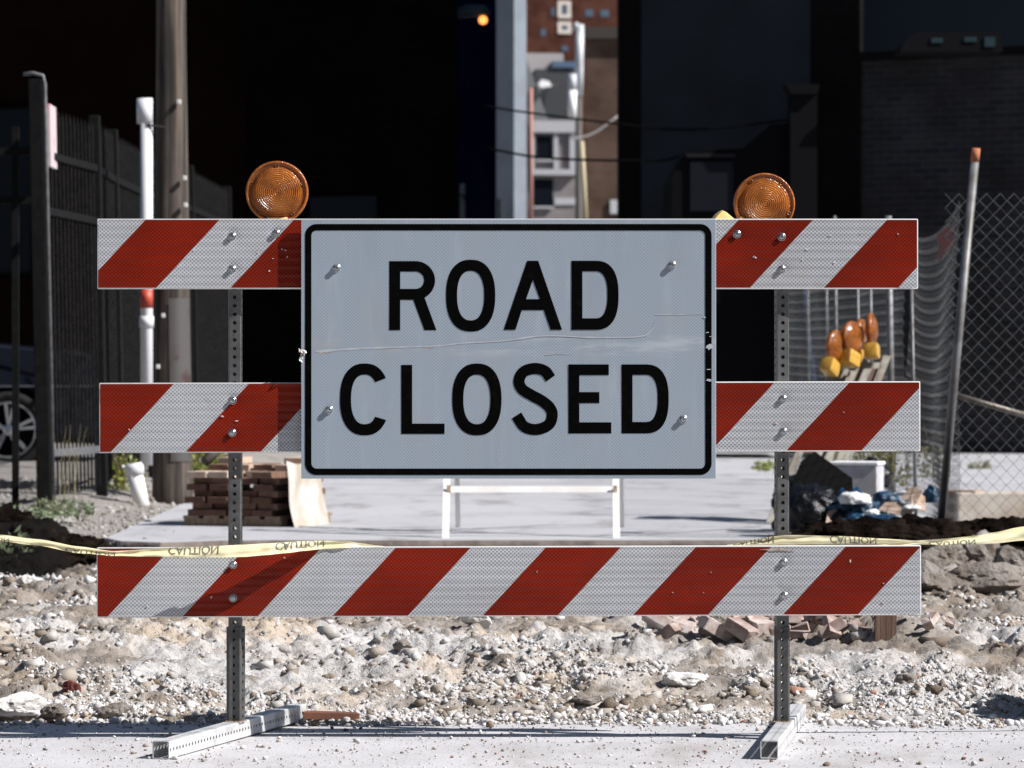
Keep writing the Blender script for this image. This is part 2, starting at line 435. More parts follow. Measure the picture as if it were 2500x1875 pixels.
G = {
 'R': [[(0,0),(0,168),(64,168)]+[(64+47.5*math.cos(math.radians(a)), 121+47*math.sin(math.radians(a))) for a in range(84,-63,-6)]+[(86,78.7),(114.8,0),(85.5,0),(58.5,73.8),(T,73.8),(T,0)],
       [(T,142.6),(64,142.6)]+[(64+20.8*math.cos(math.radians(a)), 121.5+21.1*math.sin(math.radians(a))) for a in range(82,-90,-8)]+[(64,100.4),(T,100.4)]],
 'O': [sup(60,84,60,87.5)[:-1], sup(60,84,33,60.5)[:-1]],
 'A': [[(0,0),(57,168),(84,168),(142,0),(114.3,0),(97.5,48),(43.9,48),(28.7,0)], [(54.5,74.5),(88,74.5),(71,121.7)]],
 'D': [[(0,0),(0,168)]+sup(58,84,56.8,84,2.5,PI/2,-PI/2,30), [(T,27.8),(T,142.6)]+sup(58,85.2,29.7,57.4,2.5,PI/2,-PI/2,26)],
 'C': [sup(60,84,60,87.5,2.35,tparam(.594),2*PI-tparam(.576),44)+sup(60,84,33,60.5,2.35,2*PI-tparam(.697),tparam(.694),40)],
 'L': [[(0,0),(0,168),(T,168),(T,25),(105.5,25),(105.5,0)]],
 'S': [stroke([(96,134),(82,152),(57,158.2),(30,150),(19,128),(27,108),(50,93),(74,80),(93,64),(100,46),(92,22),(62,9.8),(32,17),(13,44)], 27)],
 'E': [[(0,0),(0,168),(98.4,168),(98.4,142),(T,142),(T,100.6),(75.4,100.6),(75.4,73.9),(T,73.9),(T,27),(104.5,27),(104.5,0)]],
}
for ch, px, py in (('R',951.2,806.3),('O',1089.3,806.3),('A',1229.9,805.5),('D',1394.7,805.5),('C',831.1,1059),('L',980.3,1059),('O',1104.5,1059),('S',1248,1058),('E',1387.3,1057.8),('D',1516.8,1057.8)):
    sp = [[((px+x-1250)/824-SX, CAMH-(py-y-937.5)/824-SZ) for x, y in pl] for pl in G[ch]]
    filled('letter', sp, BLACK, sign, -.0007)
for bx, bz in ((823,655),(805,1000),(1640,648),(1667,1023)): bolt(bx, bz, -.0008, sign, (SX, 0, SZ))
# scratch across the sign and scraped patches over its border
def ribbon(pts, w, y):
    s = MB(); c = catmull([Vector(p) for p in pts], 6)
    for i in range(len(c)-1):
        w0 = w*(.45+.9*mn.noise(Vector((i*.35,1,0)))**2*2); w1 = w*(.45+.9*mn.noise(Vector(((i+1)*.35,1,0)))**2*2)
        s.add([(c[i].x,y,c[i].y-w0),(c[i+1].x,y,c[i+1].y-w1),(c[i+1].x,y,c[i+1].y+w1),(c[i].x,y,c[i].y+w0)], [(0,1,2,3)])
    return s
def sp_(px, py): return (X0(px)-SX, Z0(py)-SZ)
scr = ribbon([sp_(770,858),sp_(900,850),sp_(1060,845),sp_(1130,838),sp_(1230,832),sp_(1330,820),sp_(1450,824),sp_(1560,822),sp_(1590,806),sp_(1599,785)], .0046, -.00055)
SCR = plain('scratched_sheeting',(.39,.43,.485),.45,(.345,.36,.39),40)
obj('scratch', ribbon([sp_(1597,768),sp_(1650,768),sp_(1718,767)], .0026, -.00055), SCR, sign, fix=False)
obj('scratch', ribbon([sp_(1330,867),sp_(1360,864),sp_(1395,865)], .0018, -.00055), SCR, sign, fix=False)
obj('scratch', scr, SCR, sign, fix=False)
def patch(cx, cz, w, h, y, n=14):
    pl = []
    for k in range(n):
        a = 2*PI*k/n; q = random.uniform(.55,1.15); pl.append((cx+w*math.cos(a)*q, cz+h*math.sin(a)*q))
    s = MB(); s.prism(pl, y, y+.0004); return s
CHP = plain('bare_sheeting',(.40,.43,.48),.5,(.30,.19,.13),60,lo=.6,hi=.75)
for px, py, w, h in ((1731,846,.012,.0105),(1730,928,.0105,.0040),(1730,902,.009,.0014),(1726,812,.005,.0016),(1733,822,.004,.0012),(1719,775,.004,.003)):
    x, z = sp_(px, py); obj('chipped_paint', patch(x, z, w, h, -.0014), CHP, sign)
tear = MB()
for k in range(9):
    x, z = sp_(738+random.uniform(-8,12), 868+random.uniform(-14,18)); a = [random.uniform(-.010,.010) for _ in range(9)]
    tear.add([(x,-.003,z),(x+a[0],-.006+a[1]*.6,z+a[2]),(x+a[3],-.006+a[4]*.6,z+a[5]),(x+a[6],-.004+a[7]*.5,z+a[8])], [(0,1,2),(0,2,3),(1,2,3)])
obj('torn_sheeting', tear, plain('torn_white_sheeting',(.8,.8,.8),.5,(.16,.07,.03),90,lo=.55,hi=.65), sign)
RSM = plain('rusty_smear',(.36,.355,.37),.5,(.28,.235,.21),50,lo=.4,hi=.6)
for px, py, w, h in ((792,858,.026,.007),(1050,848,.012,.004),(1725,860,.008,.010)):
    x, z = sp_(px, py); obj('rust_smear', patch(x, z, w, h, -.0005, 20), RSM, sign)

# ---- warning lights
def lens_mat(name, tilt):
    m, nt, b = newmat(name)
    co = coords(nt); sp = nt.nodes.new('ShaderNodeSeparateXYZ'); L(nt, co, sp.inputs[0])
    x, z = sp.outputs[0], sp.outputs[2]
    r = math_(nt, 'SQRT', math_(nt, 'ADD', math_(nt,'MULTIPLY',x,x), math_(nt,'MULTIPLY',z,z)))
    rings = math_(nt, 'SINE', math_(nt,'MULTIPLY', r, 2*PI/.0062))
    xr = math_(nt, 'MULTIPLY_ADD', z, tilt, x)
    flut = math_(nt, 'SINE', math_(nt,'MULTIPLY', xr, 2*PI/.0036))
    inside = math_(nt, 'LESS_THAN', r, .0715)
    h = math_(nt, 'MULTIPLY', math_(nt,'ADD', rings, math_(nt,'MULTIPLY',flut,.12)), inside)
    n = noise_(nt, co, 160, 3)
    h = math_(nt, 'ADD', h, math_(nt,'MULTIPLY', n, 1.4))
    bp = nt.nodes.new('ShaderNodeBump'); bp.inputs['Strength'].default_value = 1.0; bp.inputs['Distance'].default_value = .0020; L(nt, h, bp.inputs['Height'])
    nn = ramp(nt, noise_(nt, co, 24, 3), .3, .75)
    ringd = math_(nt, 'MULTIPLY', math_(nt,'GREATER_THAN', r, .0725), math_(nt,'LESS_THAN', r, .0865))
    col = mixc(nt, nn, (.62,.20,.030), (.27,.075,.011))
    col = mixc(nt, math_(nt,'MULTIPLY',ringd,.72), col, (.17,.055,.015))
    L(nt, col, b.inputs['Base Color']); b.inputs['Roughness'].default_value = .16; b.inputs['IOR'].default_value = 1.5
    b.inputs['Coat Weight'].default_value = .4; b.inputs['Coat Roughness'].default_value = .08
    L(nt, bp.outputs[0], b.inputs['Normal'])
    tr = nt.nodes.new('ShaderNodeBsdfTranslucent'); L(nt, col, tr.inputs[0]); L(nt, bp.outputs[0], tr.inputs[1])
    mx = nt.nodes.new('ShaderNodeMixShader'); mx.inputs[0].default_value = .38
    L(nt, b.outputs[0], mx.inputs[1]); L(nt, tr.outputs[0], mx.inputs[2]); L(nt, mx.outputs[0], nt.nodes['Material Output'].inputs[0])
    return m
CASE = plain('pale_yellow_plastic', (.80,.56,.22), .4, (.70,.47,.17), 12)
RUBBER = plain('dark_inner', (.05,.025,.01), .6)
for px, py, rr, ry, rz, lm in ((676.5,469.5,.0932,0,.03,lens_mat('amber_lens_upright',0)), (1865.6,497.5,.0915,math.radians(40),.10,lens_mat('amber_lens_tilted',0))):
    c = (X0(px,11.06), .062, Z0(py,11.06))
    wl = empty('warning_light', c, 0); wl.parent = bar; wl.rotation_euler = (0, ry, rz)
    k = rr/.0932
    for side in (1, -1):
        pr = [(0,.030),(.02,.0295),(.045,.027),(.062,.0235),(.0705,.0205),(.0722,.0150),(.0735,.0125),(.0835,.0115),(.0855,.0150),(.0895,.0165),(.0925,.0140),(.0932,.0080),(.0932,.0003)]
        lb = MB(); lb.lathe([(a*k, h*side) for a, h in pr], 96)
        for j in range(5):
            a = math.radians(90+72*j); M = Matrix.Translation((.0795*k*math.cos(a), -.0115*side, .0795*k*math.sin(a)))
            lb.lathe([(.0068,0),(.0066,.0030*side),(.0035,.0034*side),(.003,.0012*side),(0,.001*side)], 14, M)
        obj('lens', lb, lm, wl, True)
    rb = MB(); rb.lathe([(.068,.004),(.068,-.004)], 40); rb.tube([(0,0,-.07*k),(0,0,-.01)], .004, 8); rb.box(-.014,.014,-.003,.003,-.060,-.058)
    obj('bulb_holder', rb, RUBBER, wl)
    ca = MB(); ca.bbox(-.090,.085,-.030,.055,-.235,-.094,.018); ca.bbox(-.032,.032,-.016,.020,-.104*k,-.074*k,.005)
    obj('battery_case', ca, CASE, wl, 'auto')

# ---- caution tape
def tape_mat():
    m, nt, b = newmat('caution_tape_plastic')
    co = coords(nt, (2,2,18)); n = noise_(nt, co, 3, 3)
    col = mixc(nt, ramp(nt, n, .35, .7), (.90,.84,.58), (.88,.78,.45))
    L(nt, col, b.inputs['Base Color']); b.inputs['Roughness'].default_value = .3; bump(nt, b, n, .5, .004)
    tr = nt.nodes.new('ShaderNodeBsdfTranslucent'); L(nt, col, tr.inputs[0])
    mx = nt.nodes.new('ShaderNodeMixShader'); mx.inputs[0].default_value = .35
    L(nt, b.outputs[0], mx.inputs[1]); L(nt, tr.outputs[0], mx.inputs[2]); L(nt, mx.outputs[0], nt.nodes['Material Output'].inputs[0])
    return m
TAPE = tape_mat(); INK = plain('faded_print', (.11,.11,.085), .5, (.20,.19,.14), 60)
def lerp_table(tab, x):
    for i in range(len(tab)-1):
        if tab[i][0] <= x <= tab[i+1][0]:
            t = (x-tab[i][0])/(tab[i+1][0]-tab[i][0]); t = t*t*(3-2*t)*.5+t*.5
            return [a+(b-a)*t for a, b in zip(tab[i], tab[i+1])]
    return list(tab[0] if x < tab[0][0] else tab[-1])
# x, top y, bottom y, depth of top edge, depth of bottom edge
TL = [(-700,1180,1200,.9,.9),(-300,1265,1282,.3,.3),(0,1304,1319,-.03,-.05),(100,1315,1330,-.05,-.062),(200,1331,1347,-.085,-.095),(285,1342,1353.5,-.092,-.098),(400,1335.5,1355,-.090,-.105),(450,1333,1357,-.088,-.108),(550,1329,1357,-.084,-.108),(600,1327,1356,-.076,-.098),(655,1324.5,1352,-.062,-.082),(700,1322,1348,-.046,-.064),(745,1320.5,1343.5,-.020,-.034),(785,1320,1340,-.002,-.009),(840,1320.5,1337.5,.006,-.005),(880,1327,1336,.015,.010),(930,1334,1341,.030,.028),(1000,1345,1352,.034,.032)]
TR = [(1740,1340,1352,.034,.030),(1785,1330,1336,.026,.022),(1850,1316,1331,.016,.012),(1890,1309.5,1332,.008,.012),(1925,1306,1333,.006,.012),(2050,1309,1334,.008,.014),(2150,1315,1334,.010,.014),(2240,1320,1329.5,.012,.014),(2300,1316,1331.5,.012,.004),(2380,1309,1329,.02,.0),(2430,1300.5,1327,.03,.01),(2500,1287,1321,.04,.03),(2800,1262,1290,.06,.05),(3300,1240,1262,.08,.08)]
def tape_pt(tab, x, v):
    _, t, b, yt, yb = lerp_table(tab, x)
    fold = .0040*math.sin(v*PI*2.3+x*.013)*min(1,(b-t)/20)+.0016*math.sin(x*.09+v*5)+.0030*mn.noise(Vector((x*.035+v*1.5, v*2.2-x*.01, 3)))
    return Vector(((x-1250)/824, yt+(yb-yt)*v+fold, Z0(t+(b-t)*v)))
tape_words = {0: [(-62,28),(167,290),(418,540),(676,792)], 1: [(1792,1890),(2027,2141),(2268,2382)]}
fc = bpy.data.curves.new('txt', 'FONT'); fc.body = 'CAUTION'; fc.size = 1; fc.offset = .018; fc.resolution_u = 3
to = bpy.data.objects.new('txt', fc); COL.objects.link(to); bpy.context.view_layer.update()
tme = bpy.data.meshes.new_from_object(to.evaluated_get(bpy.context.evaluated_depsgraph_get())); bpy.data.objects.remove(to, do_unlink=True)
bmt = bmesh.new(); bmt.from_mesh(tme)
bmesh.ops.triangulate(bmt, faces=bmt.faces[:]); bmesh.ops.subdivide_edges(bmt, edges=[e for e in bmt.edges if e.calc_length() > .25], cuts=3)
bmt.verts.index_update()
tx = [v.co.copy() for v in bmt.verts]; tf = [[v.index for v in f.verts] for f in bmt.faces]; bmt.free()
x_0, x_1 = min(v.x for v in tx), max(v.x for v in tx); y_0, y_1 = min(v.y for v in tx), max(v.y for v in tx)
for ti, (tab, lab) in enumerate(((TL, 'pale yellow caution tape twisted across the left end of the lowest board'), (TR, 'pale yellow caution tape passing behind the right end of the lowest board'))):
    s = MB(); xs = np.arange(tab[0][0], tab[-1][0], 6); nv = 9
    V = [tape_pt(tab, x, j/(nv-1)) for x in xs for j in range(nv)]
    s.add(V, [(i*nv+j, (i+1)*nv+j, (i+1)*nv+j+1, i*nv+j+1) for i in range(len(xs)-1) for j in range(nv-1)])
    tp = obj('caution_tape', s, TAPE, None, True, fix=False)
    tag(tp, lab, 'caution tape', 'caution tape tied across the barricade')
    if ti == 0:      # folded-over upper layer
        s2 = MB(); xs2 = np.arange(300, 900, 6)
    for wi, (wa, wb) in enumerate(tape_words[ti]):
        w = MB(); vs = []
        low = (ti == 0 and wi <= 1) or (ti == 1 and wi == 2)
        for v in tx:
            x = wa+(wb-wa)*(v.x-x_0)/(x_1-x_0); q = (v.y-y_0)/(y_1-y_0)
            vv = (.42+.62*q) if low else (-.08+.80*q)
            p = tape_pt(tab, x, min(.985, max(.015, vv))); p.y -= .0012; vs.append(p)
        w.add(vs, tf); obj('lettering', w, INK, tp, fix=False)

# ------------------------------------------------------------------ ground
def concrete(name, c, c2, stain, sc1=1.2, bmp=.5, k3=.5):
    m, nt, b = newmat(name); co = coords(nt)
    n = noise_(nt, co, sc1, 8, .65); n2 = noise_(nt, co, 45, 5, .7); n3 = noise_(nt, coords(nt,(1,.25,1)), 3.0, 6, .65)
    col = mixc(nt, ramp(nt, n, .35, .68), c, c2)
    col = mixc(nt, math_(nt,'MULTIPLY',ramp(nt,n3,.50,.72),k3), col, stain)
    col = mixc(nt, math_(nt,'MULTIPLY',ramp(nt,n2,.55,.75),.45), col, tuple(x*.55 for x in c))
    L(nt, col, b.inputs['Base Color']); b.inputs['Roughness'].default_value = .9; b.inputs['Specular IOR Level'].default_value = .2
    bump(nt, b, n2, bmp, .004); return m
PAVE = concrete('pale_worn_pavement', (.47,.465,.48), (.385,.38,.39), (.29,.27,.26), 2.0, 1.0, .7)
ALLEY = concrete('sunlit_alley_concrete', (.385,.387,.405), (.345,.342,.358), (.21,.20,.20), .7, .3, .75)
GRAVELG = concrete('grey_gravel_ground', (.24,.23,.22), (.34,.33,.32), (.13,.11,.09), 3, 1.0)

g = MB(); g.add([(-900,-900,-.03),(900,-900,-.03),(900,1200,-.03),(-900,1200,-.03)], [(0,1,2,3)])
tag(obj('ground', g, GRAVELG, fix=False), kind='structure')
# foreground pavement, gently uneven
gx = np.linspace(-6, 6, 320); gy = np.linspace(-14, 1.0, 260)**1.0; GX, GY = np.meshgrid(gx, gy)
H = .006*(fbm(GX*1.5+40, GY*1.5+40, 4)-.5)*ss(.02,.3,abs(GY+0)+.1)
tag(grid_obj('pavement', np.stack([GX, GY, H-.002], -1), 320, 260, PAVE), kind='structure')

def height(x, y):
    edge = .62+.10*(fbm(x*2.2+3, x*0+1, 3)-.5)*2
    edge = edge-.10*ss(.6,1.8,x)
    d = y-edge
    base = .155*ss(0,1.9,d)+.05*ss(1.8,5,d)
    left = .12*np.exp(-((x+1.55)/.75)**2-((y-1.9)/1.0)**2)
    right = .07*np.exp(-((x-1.0)/.9)**2-((y-1.7)/.8)**2)
    lump = (fbm(x*1.3+7, y*1.3, 5, .6)-.5)*.12*ss(0,1.2,d)
    fine = (fbm(x*9, y*9+3, 5, .78)-.5)*.13*ss(-.02,.35,d)+(.5-np.abs(fbm(x*5.3+2, y*5.3+8, 3)-.5)*2)*.05*ss(.1,.9,d)-.02*ss(.1,.9,d)+(np.abs(fbm(x*3.1+9, y*3.1, 4)-.5))*.09*ss(0,.8,d)
    h = base+left+right+lump+fine
    # sandy wheel-smoothed strips
    sand = ss(.52,.64,fbm(x*.9+31, y*2.2+4, 3))*(1-ss(2.4,3.4,d))
    h = h*(1-.35*sand)+.35*sand*(base+left*.6)
    trench = np.exp(-((y-7.0)/.55)**2)
    h = h-.04*trench
    lb = ss(-2.05,-2.3,x)*ss(5.4,7.1,y); h = h*(1-lb)+lb*(.06+.28*ss(5.9,7.3,y)+.05*fbm(x*6,y*6,4)+fine*.8)
    rb = ss(1.4,1.75,x)*ss(6.2,7.2,y); h = h*(1-rb)+rb*(.10+.16*ss(6.3,7.4,y)+.10*fbm(x*4,y*4,4)+fine*.5)
    h = np.where(d < 0, -.012, h)
    return np.where(d < 0.0, h, np.maximum(h, -.004)), sand
nx, ny = 640, 640
gx = np.linspace(-3.9, 3.9, nx); gy = .42+(np.linspace(0,1,ny)**1.25)*7.02; GX, GY = np.meshgrid(gx, gy)
H, SAND = height(GX, GY)
def damp(x, y): return ss(.50,.60,fbm(x*1.25+61, y*2.1+12, 5, .62)+.13*ss(1.6,2.7,y)-.05*ss(3.2,4.5,y)*0)
def rubble_mat():
    m, nt, b = newmat('rubble_soil'); co = coords(nt)
    n1 = noise_(nt, co, 1.1, 6, .6); n2 = noise_(nt, co, 7, 6, .65); n3 = noise_(nt, co, 70, 5, .7)
    col = mixc(nt, ramp(nt, n1, .43, .60), (.45,.44,.435), (.44,.37,.30))
    col = mixc(nt, ramp(nt, n2, .50, .68), col, (.52,.51,.51))
    col = mixc(nt, math_(nt,'MULTIPLY',ramp(nt, n3, .50, .70),.7), col, (.13,.10,.075))
    col = mixc(nt, math_(nt,'MULTIPLY',ramp(nt, noise_(nt, co, 3.1, 7, .7), .56, .66),.8), col, (.15,.115,.085))
    ad = nt.nodes.new('ShaderNodeAttribute'); ad.attribute_name = 'damp'
    col = mixc(nt, math_(nt,'MULTIPLY',ad.outputs['Fac'],.68), col, mixc(nt, ramp(nt, n2, .4, .6), (.14,.11,.085), (.235,.20,.17)))
    at = nt.nodes.new('ShaderNodeAttribute'); at.attribute_name = 'soil'
    col = mixc(nt, at.outputs['Fac'], col, (.005,.004,.0034))
    L(nt, col, b.inputs['Base Color']); b.inputs['Roughness'].default_value = .95; b.inputs['Specular IOR Level'].default_value = .1
    bump(nt, b, n3, 1.0, .012); return m
rub = tag(grid_obj('rubble_field', np.stack([GX, GY, H], -1), nx, ny, rubble_mat()), kind='structure')
soil = np.clip(ss(-1.95,-2.1,GX)*ss(4.9,5.5,GY)+ss(1.3,1.7,GX)*ss(6.0,6.5,GY)+.6*ss(.60,.72,fbm(GX*1.1+50,GY*1.1,4))*ss(3.0,4.0,GY), 0, 1)
ad = rub.data.attributes.new('damp', 'FLOAT', 'POINT'); ad.data.foreach_set('value', damp(GX, GY).astype(np.float32).ravel())
at = rub.data.attributes.new('soil', 'FLOAT', 'POINT'); at.data.foreach_set('value', soil.astype(np.float32).ravel())

# icosahedron based stones, all built as arrays
def ico(sub=0):
    bm = bmesh.new(); bmesh.ops.create_icosphere(bm, subdivisions=sub+1, radius=1); bm.verts.index_update()
    v = np.array([q.co[:] for q in bm.verts]); f = np.array([[q.index for q in t.verts] for t in bm.faces]); bm.free(); return v, f
IV, IF = ico(0)
BV = np.array([(x,y,z) for x in (-.8,.8) for y in (-.8,.8) for z in (-.8,.8)], float); BF = np.array([(0,1,3),(0,3,2),(4,6,7),(4,7,5),(0,4,5),(0,5,1),(2,3,7),(2,7,6),(0,2,6),(0,6,4),(1,5,7),(1,7,3)])
OV = np.array([(1,0,0),(-1,0,0),(0,1,0),(0,-1,0),(0,0,1),(0,0,-1)], float); OF = np.array([(0,2,4),(2,1,4),(1,3,4),(3,0,4),(2,0,5),(1,2,5),(3,1,5),(0,3,5)])
def scatter(name, X, Y, Z, R, mat, flat=.7, jit=.28, parent=None, octa=0):
    IV, IF = ((globals()['IV'], globals()['IF']), (OV, OF), (BV, BF))[int(octa)]
    n = len(X); J = 1+RNG.uniform(-jit, jit, (n, len(IV), 3)); a = RNG.uniform(0, 2*PI, n)
    S = np.stack([RNG.uniform(.7,1.3,n), RNG.uniform(.6,1.1,n), RNG.uniform(flat*.7,flat*1.2,n)], -1)*R[:,None]
    V = IV[None]*J*S[:,None,:]
    b = RNG.uniform(-.5,.5,n); y2 = V[:,:,1]*np.cos(b)[:,None]-V[:,:,2]*np.sin(b)[:,None]; z2 = V[:,:,1]*np.sin(b)[:,None]+V[:,:,2]*np.cos(b)[:,None]
    x3 = V[:,:,0]*np.cos(a)[:,None]-y2*np.sin(a)[:,None]; y3 = V[:,:,0]*np.sin(a)[:,None]+y2*np.cos(a)[:,None]
    V = np.stack([x3+X[:,None], y3+Y[:,None], z2+Z[:,None]], -1)
    Fc = (IF[None]+(np.arange(n)*len(IV))[:,None,None]).reshape(-1,3)
    me = bpy.data.meshes.new(name); fast(me, V.reshape(-1,3), Fc)
    return mesh_obj(name, me, mat, parent)
GRAV = stones('white_gravel', [(5,(.54,.54,.56)),(6,(.42,.415,.42)),(2.5,(.66,.66,.68)),(2,(.30,.285,.27)),(.8,(.38,.32,.27)),(1.2,(.18,.14,.11)),(.12,(.24,.09,.06))])
n = 230000; X = RNG.uniform(-3.0, 3.0, n); t = RNG.random(n); Y = .55+6.6*t**1.7
dens = fbm(X*1.6+20, Y*1.6+9, 4); hh, sd = height(X, Y)
keep = (RNG.random(n) < (.07+1.15*ss(.48,.60,dens))*(1-.9*sd)*(1-.85*damp(X, Y))) & (hh > -.003) & (np.abs(X) < .16*(Y+11)+.3)
soilk = (X < -2.0) & (Y > 5.5) | (X > 1.5) & (Y > 6.1); keep &= ~soilk
X, Y, hh = X[keep], Y[keep], hh[keep]
R = np.clip(RNG.lognormal(math.log(.0052), .5, len(X)), .0025, .020)*(1+.10*Y)
tag(scatter('gravel', X, Y, hh-R*.05, R, GRAV, .85, .5, None, True), 'loose white gravel and crushed concrete strewn over the dug-up ground', 'gravel', kind='stuff')
# bedded lumps of dry dirt and broken concrete
n = 16000; X = RNG.uniform(-3.2, 3.2, n); Y = .75+6.4*RNG.random(n)**1.35; hh, sd = height(X, Y)
keep = (RNG.random(n) < .25+1.3*ss(.44,.58,fbm(X*1.7+70, Y*1.7+2, 4))) & (sd < .55) & ~((X < -2.0)&(Y > 5.5)) & ~((X > 1.5)&(Y > 6.1)) & (hh > .01) & (np.abs(X) < .16*(Y+11)+.3); X, Y, hh = X[keep], Y[keep], hh[keep]
R = np.clip(RNG.lognormal(math.log(.0115), .5, len(X)), .005, .035)
tag(scatter('rubble_lumps', X, Y, hh-R*.15, R, stones('dirt_lumps', [(4,(.38,.365,.35)),(4,(.30,.265,.235)),(3,(.20,.165,.135)),(1.8,(.48,.475,.47)),(.8,(.56,.555,.56)),(1.8,(.11,.085,.065)),(.3,(.30,.16,.125))], grain=60, bmp=.9), .62, .42, None, 2), 'clods of dry dirt and broken concrete across the dug-up ground', 'rubble', kind='stuff')
n = 90; X = RNG.uniform(-2.9, 2.9, n); Y = .9+6.0*RNG.random(n)**1.2; hh, sd = height(X, Y)
keep = (fbm(X*1.2+30, Y*1.2+22, 4) > .5) & ~((X < -2.0)&(Y > 5.5)) & ~((X > 1.5)&(Y > 6.1)) & (hh > .03); X, Y, hh = X[keep], Y[keep], hh[keep]
R = np.clip(RNG.lognormal(math.log(.030), .4, len(X)), .02, .060)
tag(scatter('rubble_chunks', X, Y, hh-R*.2, R, stones('chunk_mix', [(3,(.40,.37,.345)),(2,(.22,.18,.145)),(2,(.52,.51,.51)),(1,(.12,.095,.075))], grain=35, bmp=1), .45, .42, None, 2), 'larger broken chunks bedded in the dug-up ground', 'rubble', kind='stuff')
# pebbles on the pavement
n = 7000; X = RNG.uniform(-2.6,2.6,n); Y = -1.9+2.5*RNG.random(n)**.75
R = np.clip(RNG.lognormal(math.log(.0021), .6, n), .0013, .013); Z = np.full(n, .0)+R*.25
tag(scatter('pebbles', X, Y, Z, R, stones('pavement_grit', [(4,(.30,.26,.24)),(3,(.55,.53,.52)),(2,(.17,.12,.10)),(.5,(.26,.12,.09)),(1,(.66,.65,.66))]), .65), 'small stones and grit lying on the pale pavement in front', 'pebbles', kind='stuff')
n = 3400; X = RNG.uniform(-2.6,2.6,n); Y = .62+RNG.normal(0,.07,n)-.10*ss(.6,1.8,X)
R = np.clip(RNG.lognormal(math.log(.0055), .55, n), .002, .02)
tag(scatter('crumbled_edge_gravel', X, Y, np.maximum(height(X,Y)[0],0)+R*.3, R, GRAV, .7), 'crumbs of gravel along the broken edge of the pavement', 'gravel', kind='stuff')

# ---- single rocks
def rock(loc, size, mat, label, seed, rough=.35, name='rock', grp='larger rocks among the rubble', cat='rock', rz=0, sub=4, tilt=0):
    bm = bmesh.new(); bmesh.ops.create_icosphere(bm, subdivisions=sub, radius=1)
    pl = []
    rr = random.Random(seed)
    for k in range(9):
        d = Vector((rr.gauss(0,1), rr.gauss(0,1), rr.gauss(0,1))).normalized(); pl.append((d, rr.uniform(.55,.85)))
    for v in bm.verts:
        c = v.co.normalized(); f = 1
        for d, h in pl:
            q = c.dot(d)
            if q > h: f = min(f, h/q)
        f *= 1+rough*.55*mn.fractal(c*1.7+Vector((seed,0,0)), 1, 2, 5)+rough*.22*mn.noise(c*7)
        v.co = c*f
        v.co = Vector((v.co.x*size[0], v.co.y*size[1], v.co.z*size[2]))
    mb = MB(); mb.bm(bm)
    o = obj(name, mb, mat, None, 'auto', loc, (tilt, tilt*.6, rz))
    return tag(o, label, cat, grp)
def onrub(px, py, dz=0):        # where the sight line through a surveyed pixel meets the rubble
    for Z in np.arange(11.4, 18.6, .02):
        p = P(px, py, Z); h = float(height(np.array([p.x]), np.array([p.y]))[0][0])
        if p.z <= h: return Vector((p.x, p.y, h+dz))
    return P(px, py, 18)
CONC = plain('broken_concrete', (.27,.25,.235), .95, (.15,.125,.105), 7, bmp=1, bscale=40, dist=.02)
CONCW = plain('white_concrete', (.62,.61,.61), .9, (.50,.48,.46), 9, bmp=.7, bscale=40, dist=.015)
CONCD = plain('brown_dirty_concrete', (.145,.12,.10), .95, (.23,.205,.185), 7, bmp=1, bscale=30, dist=.025)
REDR = plain('dark_red_brick_lump', (.13,.026,.02), .85, (.09,.02,.016), 20, bmp=.6, bscale=70)
rocks = [
 ((152*1.13+2,1497*1.13), (.030,.030,.026), REDR, 'dark red stone low on the rubble at the far left', 1, 0),
 ((1480*1.13,1483*1.13), (.085,.07,.034), CONCW, 'flat white stone overhanging a dark hollow behind the right post', 2, 0),
 ((1548*1.13,1372*1.13), (.065,.06,.055), CONCD, 'grey brown stone at the left end of the broken bricks', 3, 0),
 ((30*1.13,1555*1.13), (.10,.08,.05), CONCW, 'pale slab of stone at the bottom left edge of the rubble', 4, 0),
 ((120*1.13,1560*1.13), (.05,.04,.03), CONC, 'grey stone next to the pale slab at the bottom left', 5, 0),
 ((1033*1.13,1352*1.13), (.06,.05,.045), CONCW, 'white block just under the lowest board near the middle', 6, 0),
 ((252*1.13,1560*1.13), (.06,.03,.025), CONCD, 'long brown stone left of the left steel foot', 7, .5),
 ((1265*1.13,1525*1.13), (.05,.04,.02), CONCD, 'low brown clod near the pavement right of centre', 8, 0),
 ((2030*1.13,1222*1.13), (.14,.12,.085), CONC, 'round grey chunk of concrete touching the right end of the lowest board', 9, 0),
 ((2120*1.13,1213*1.13), (.12,.10,.10), CONC, 'pale upright chunk of concrete under the right-hand tape', 10, .4),
 ((2118*1.13,1272*1.13), (.26,.16,.085), CONCD, 'large brown slab of concrete, biggest of the right-hand chunks', 11, .3),
 ((2012*1.13,1275*1.13), (.10,.10,.085), CONC, 'grey chunk below the right end of the lowest board', 12, 0),
 ((2185*1.13,1240*1.13), (.12,.12,.09), CONCD, 'brown chunk of concrete at the right edge under the tape', 13, 0),
 ((60*1.13,1262*1.13), (.06,.06,.03), CONCW, 'white stone on the left mound below the tape', 14, 0),
 ((870*1.13,1405*1.13), (.035,.03,.022), CONCD, 'small brown clod under the lowest board left of centre', 15, 0),
 ((1960*1.13,1480*1.13), (.04,.035,.03), CONC, 'grey stone in the gravel right of the right post', 16, 0),
]
for (px, py), s, m, lab, sd_, rz in rocks:
    p = onrub(px, py); rock(p+Vector((0,.3*s[1],s[2]*.35)), s, m, lab, sd_, rz=rz)
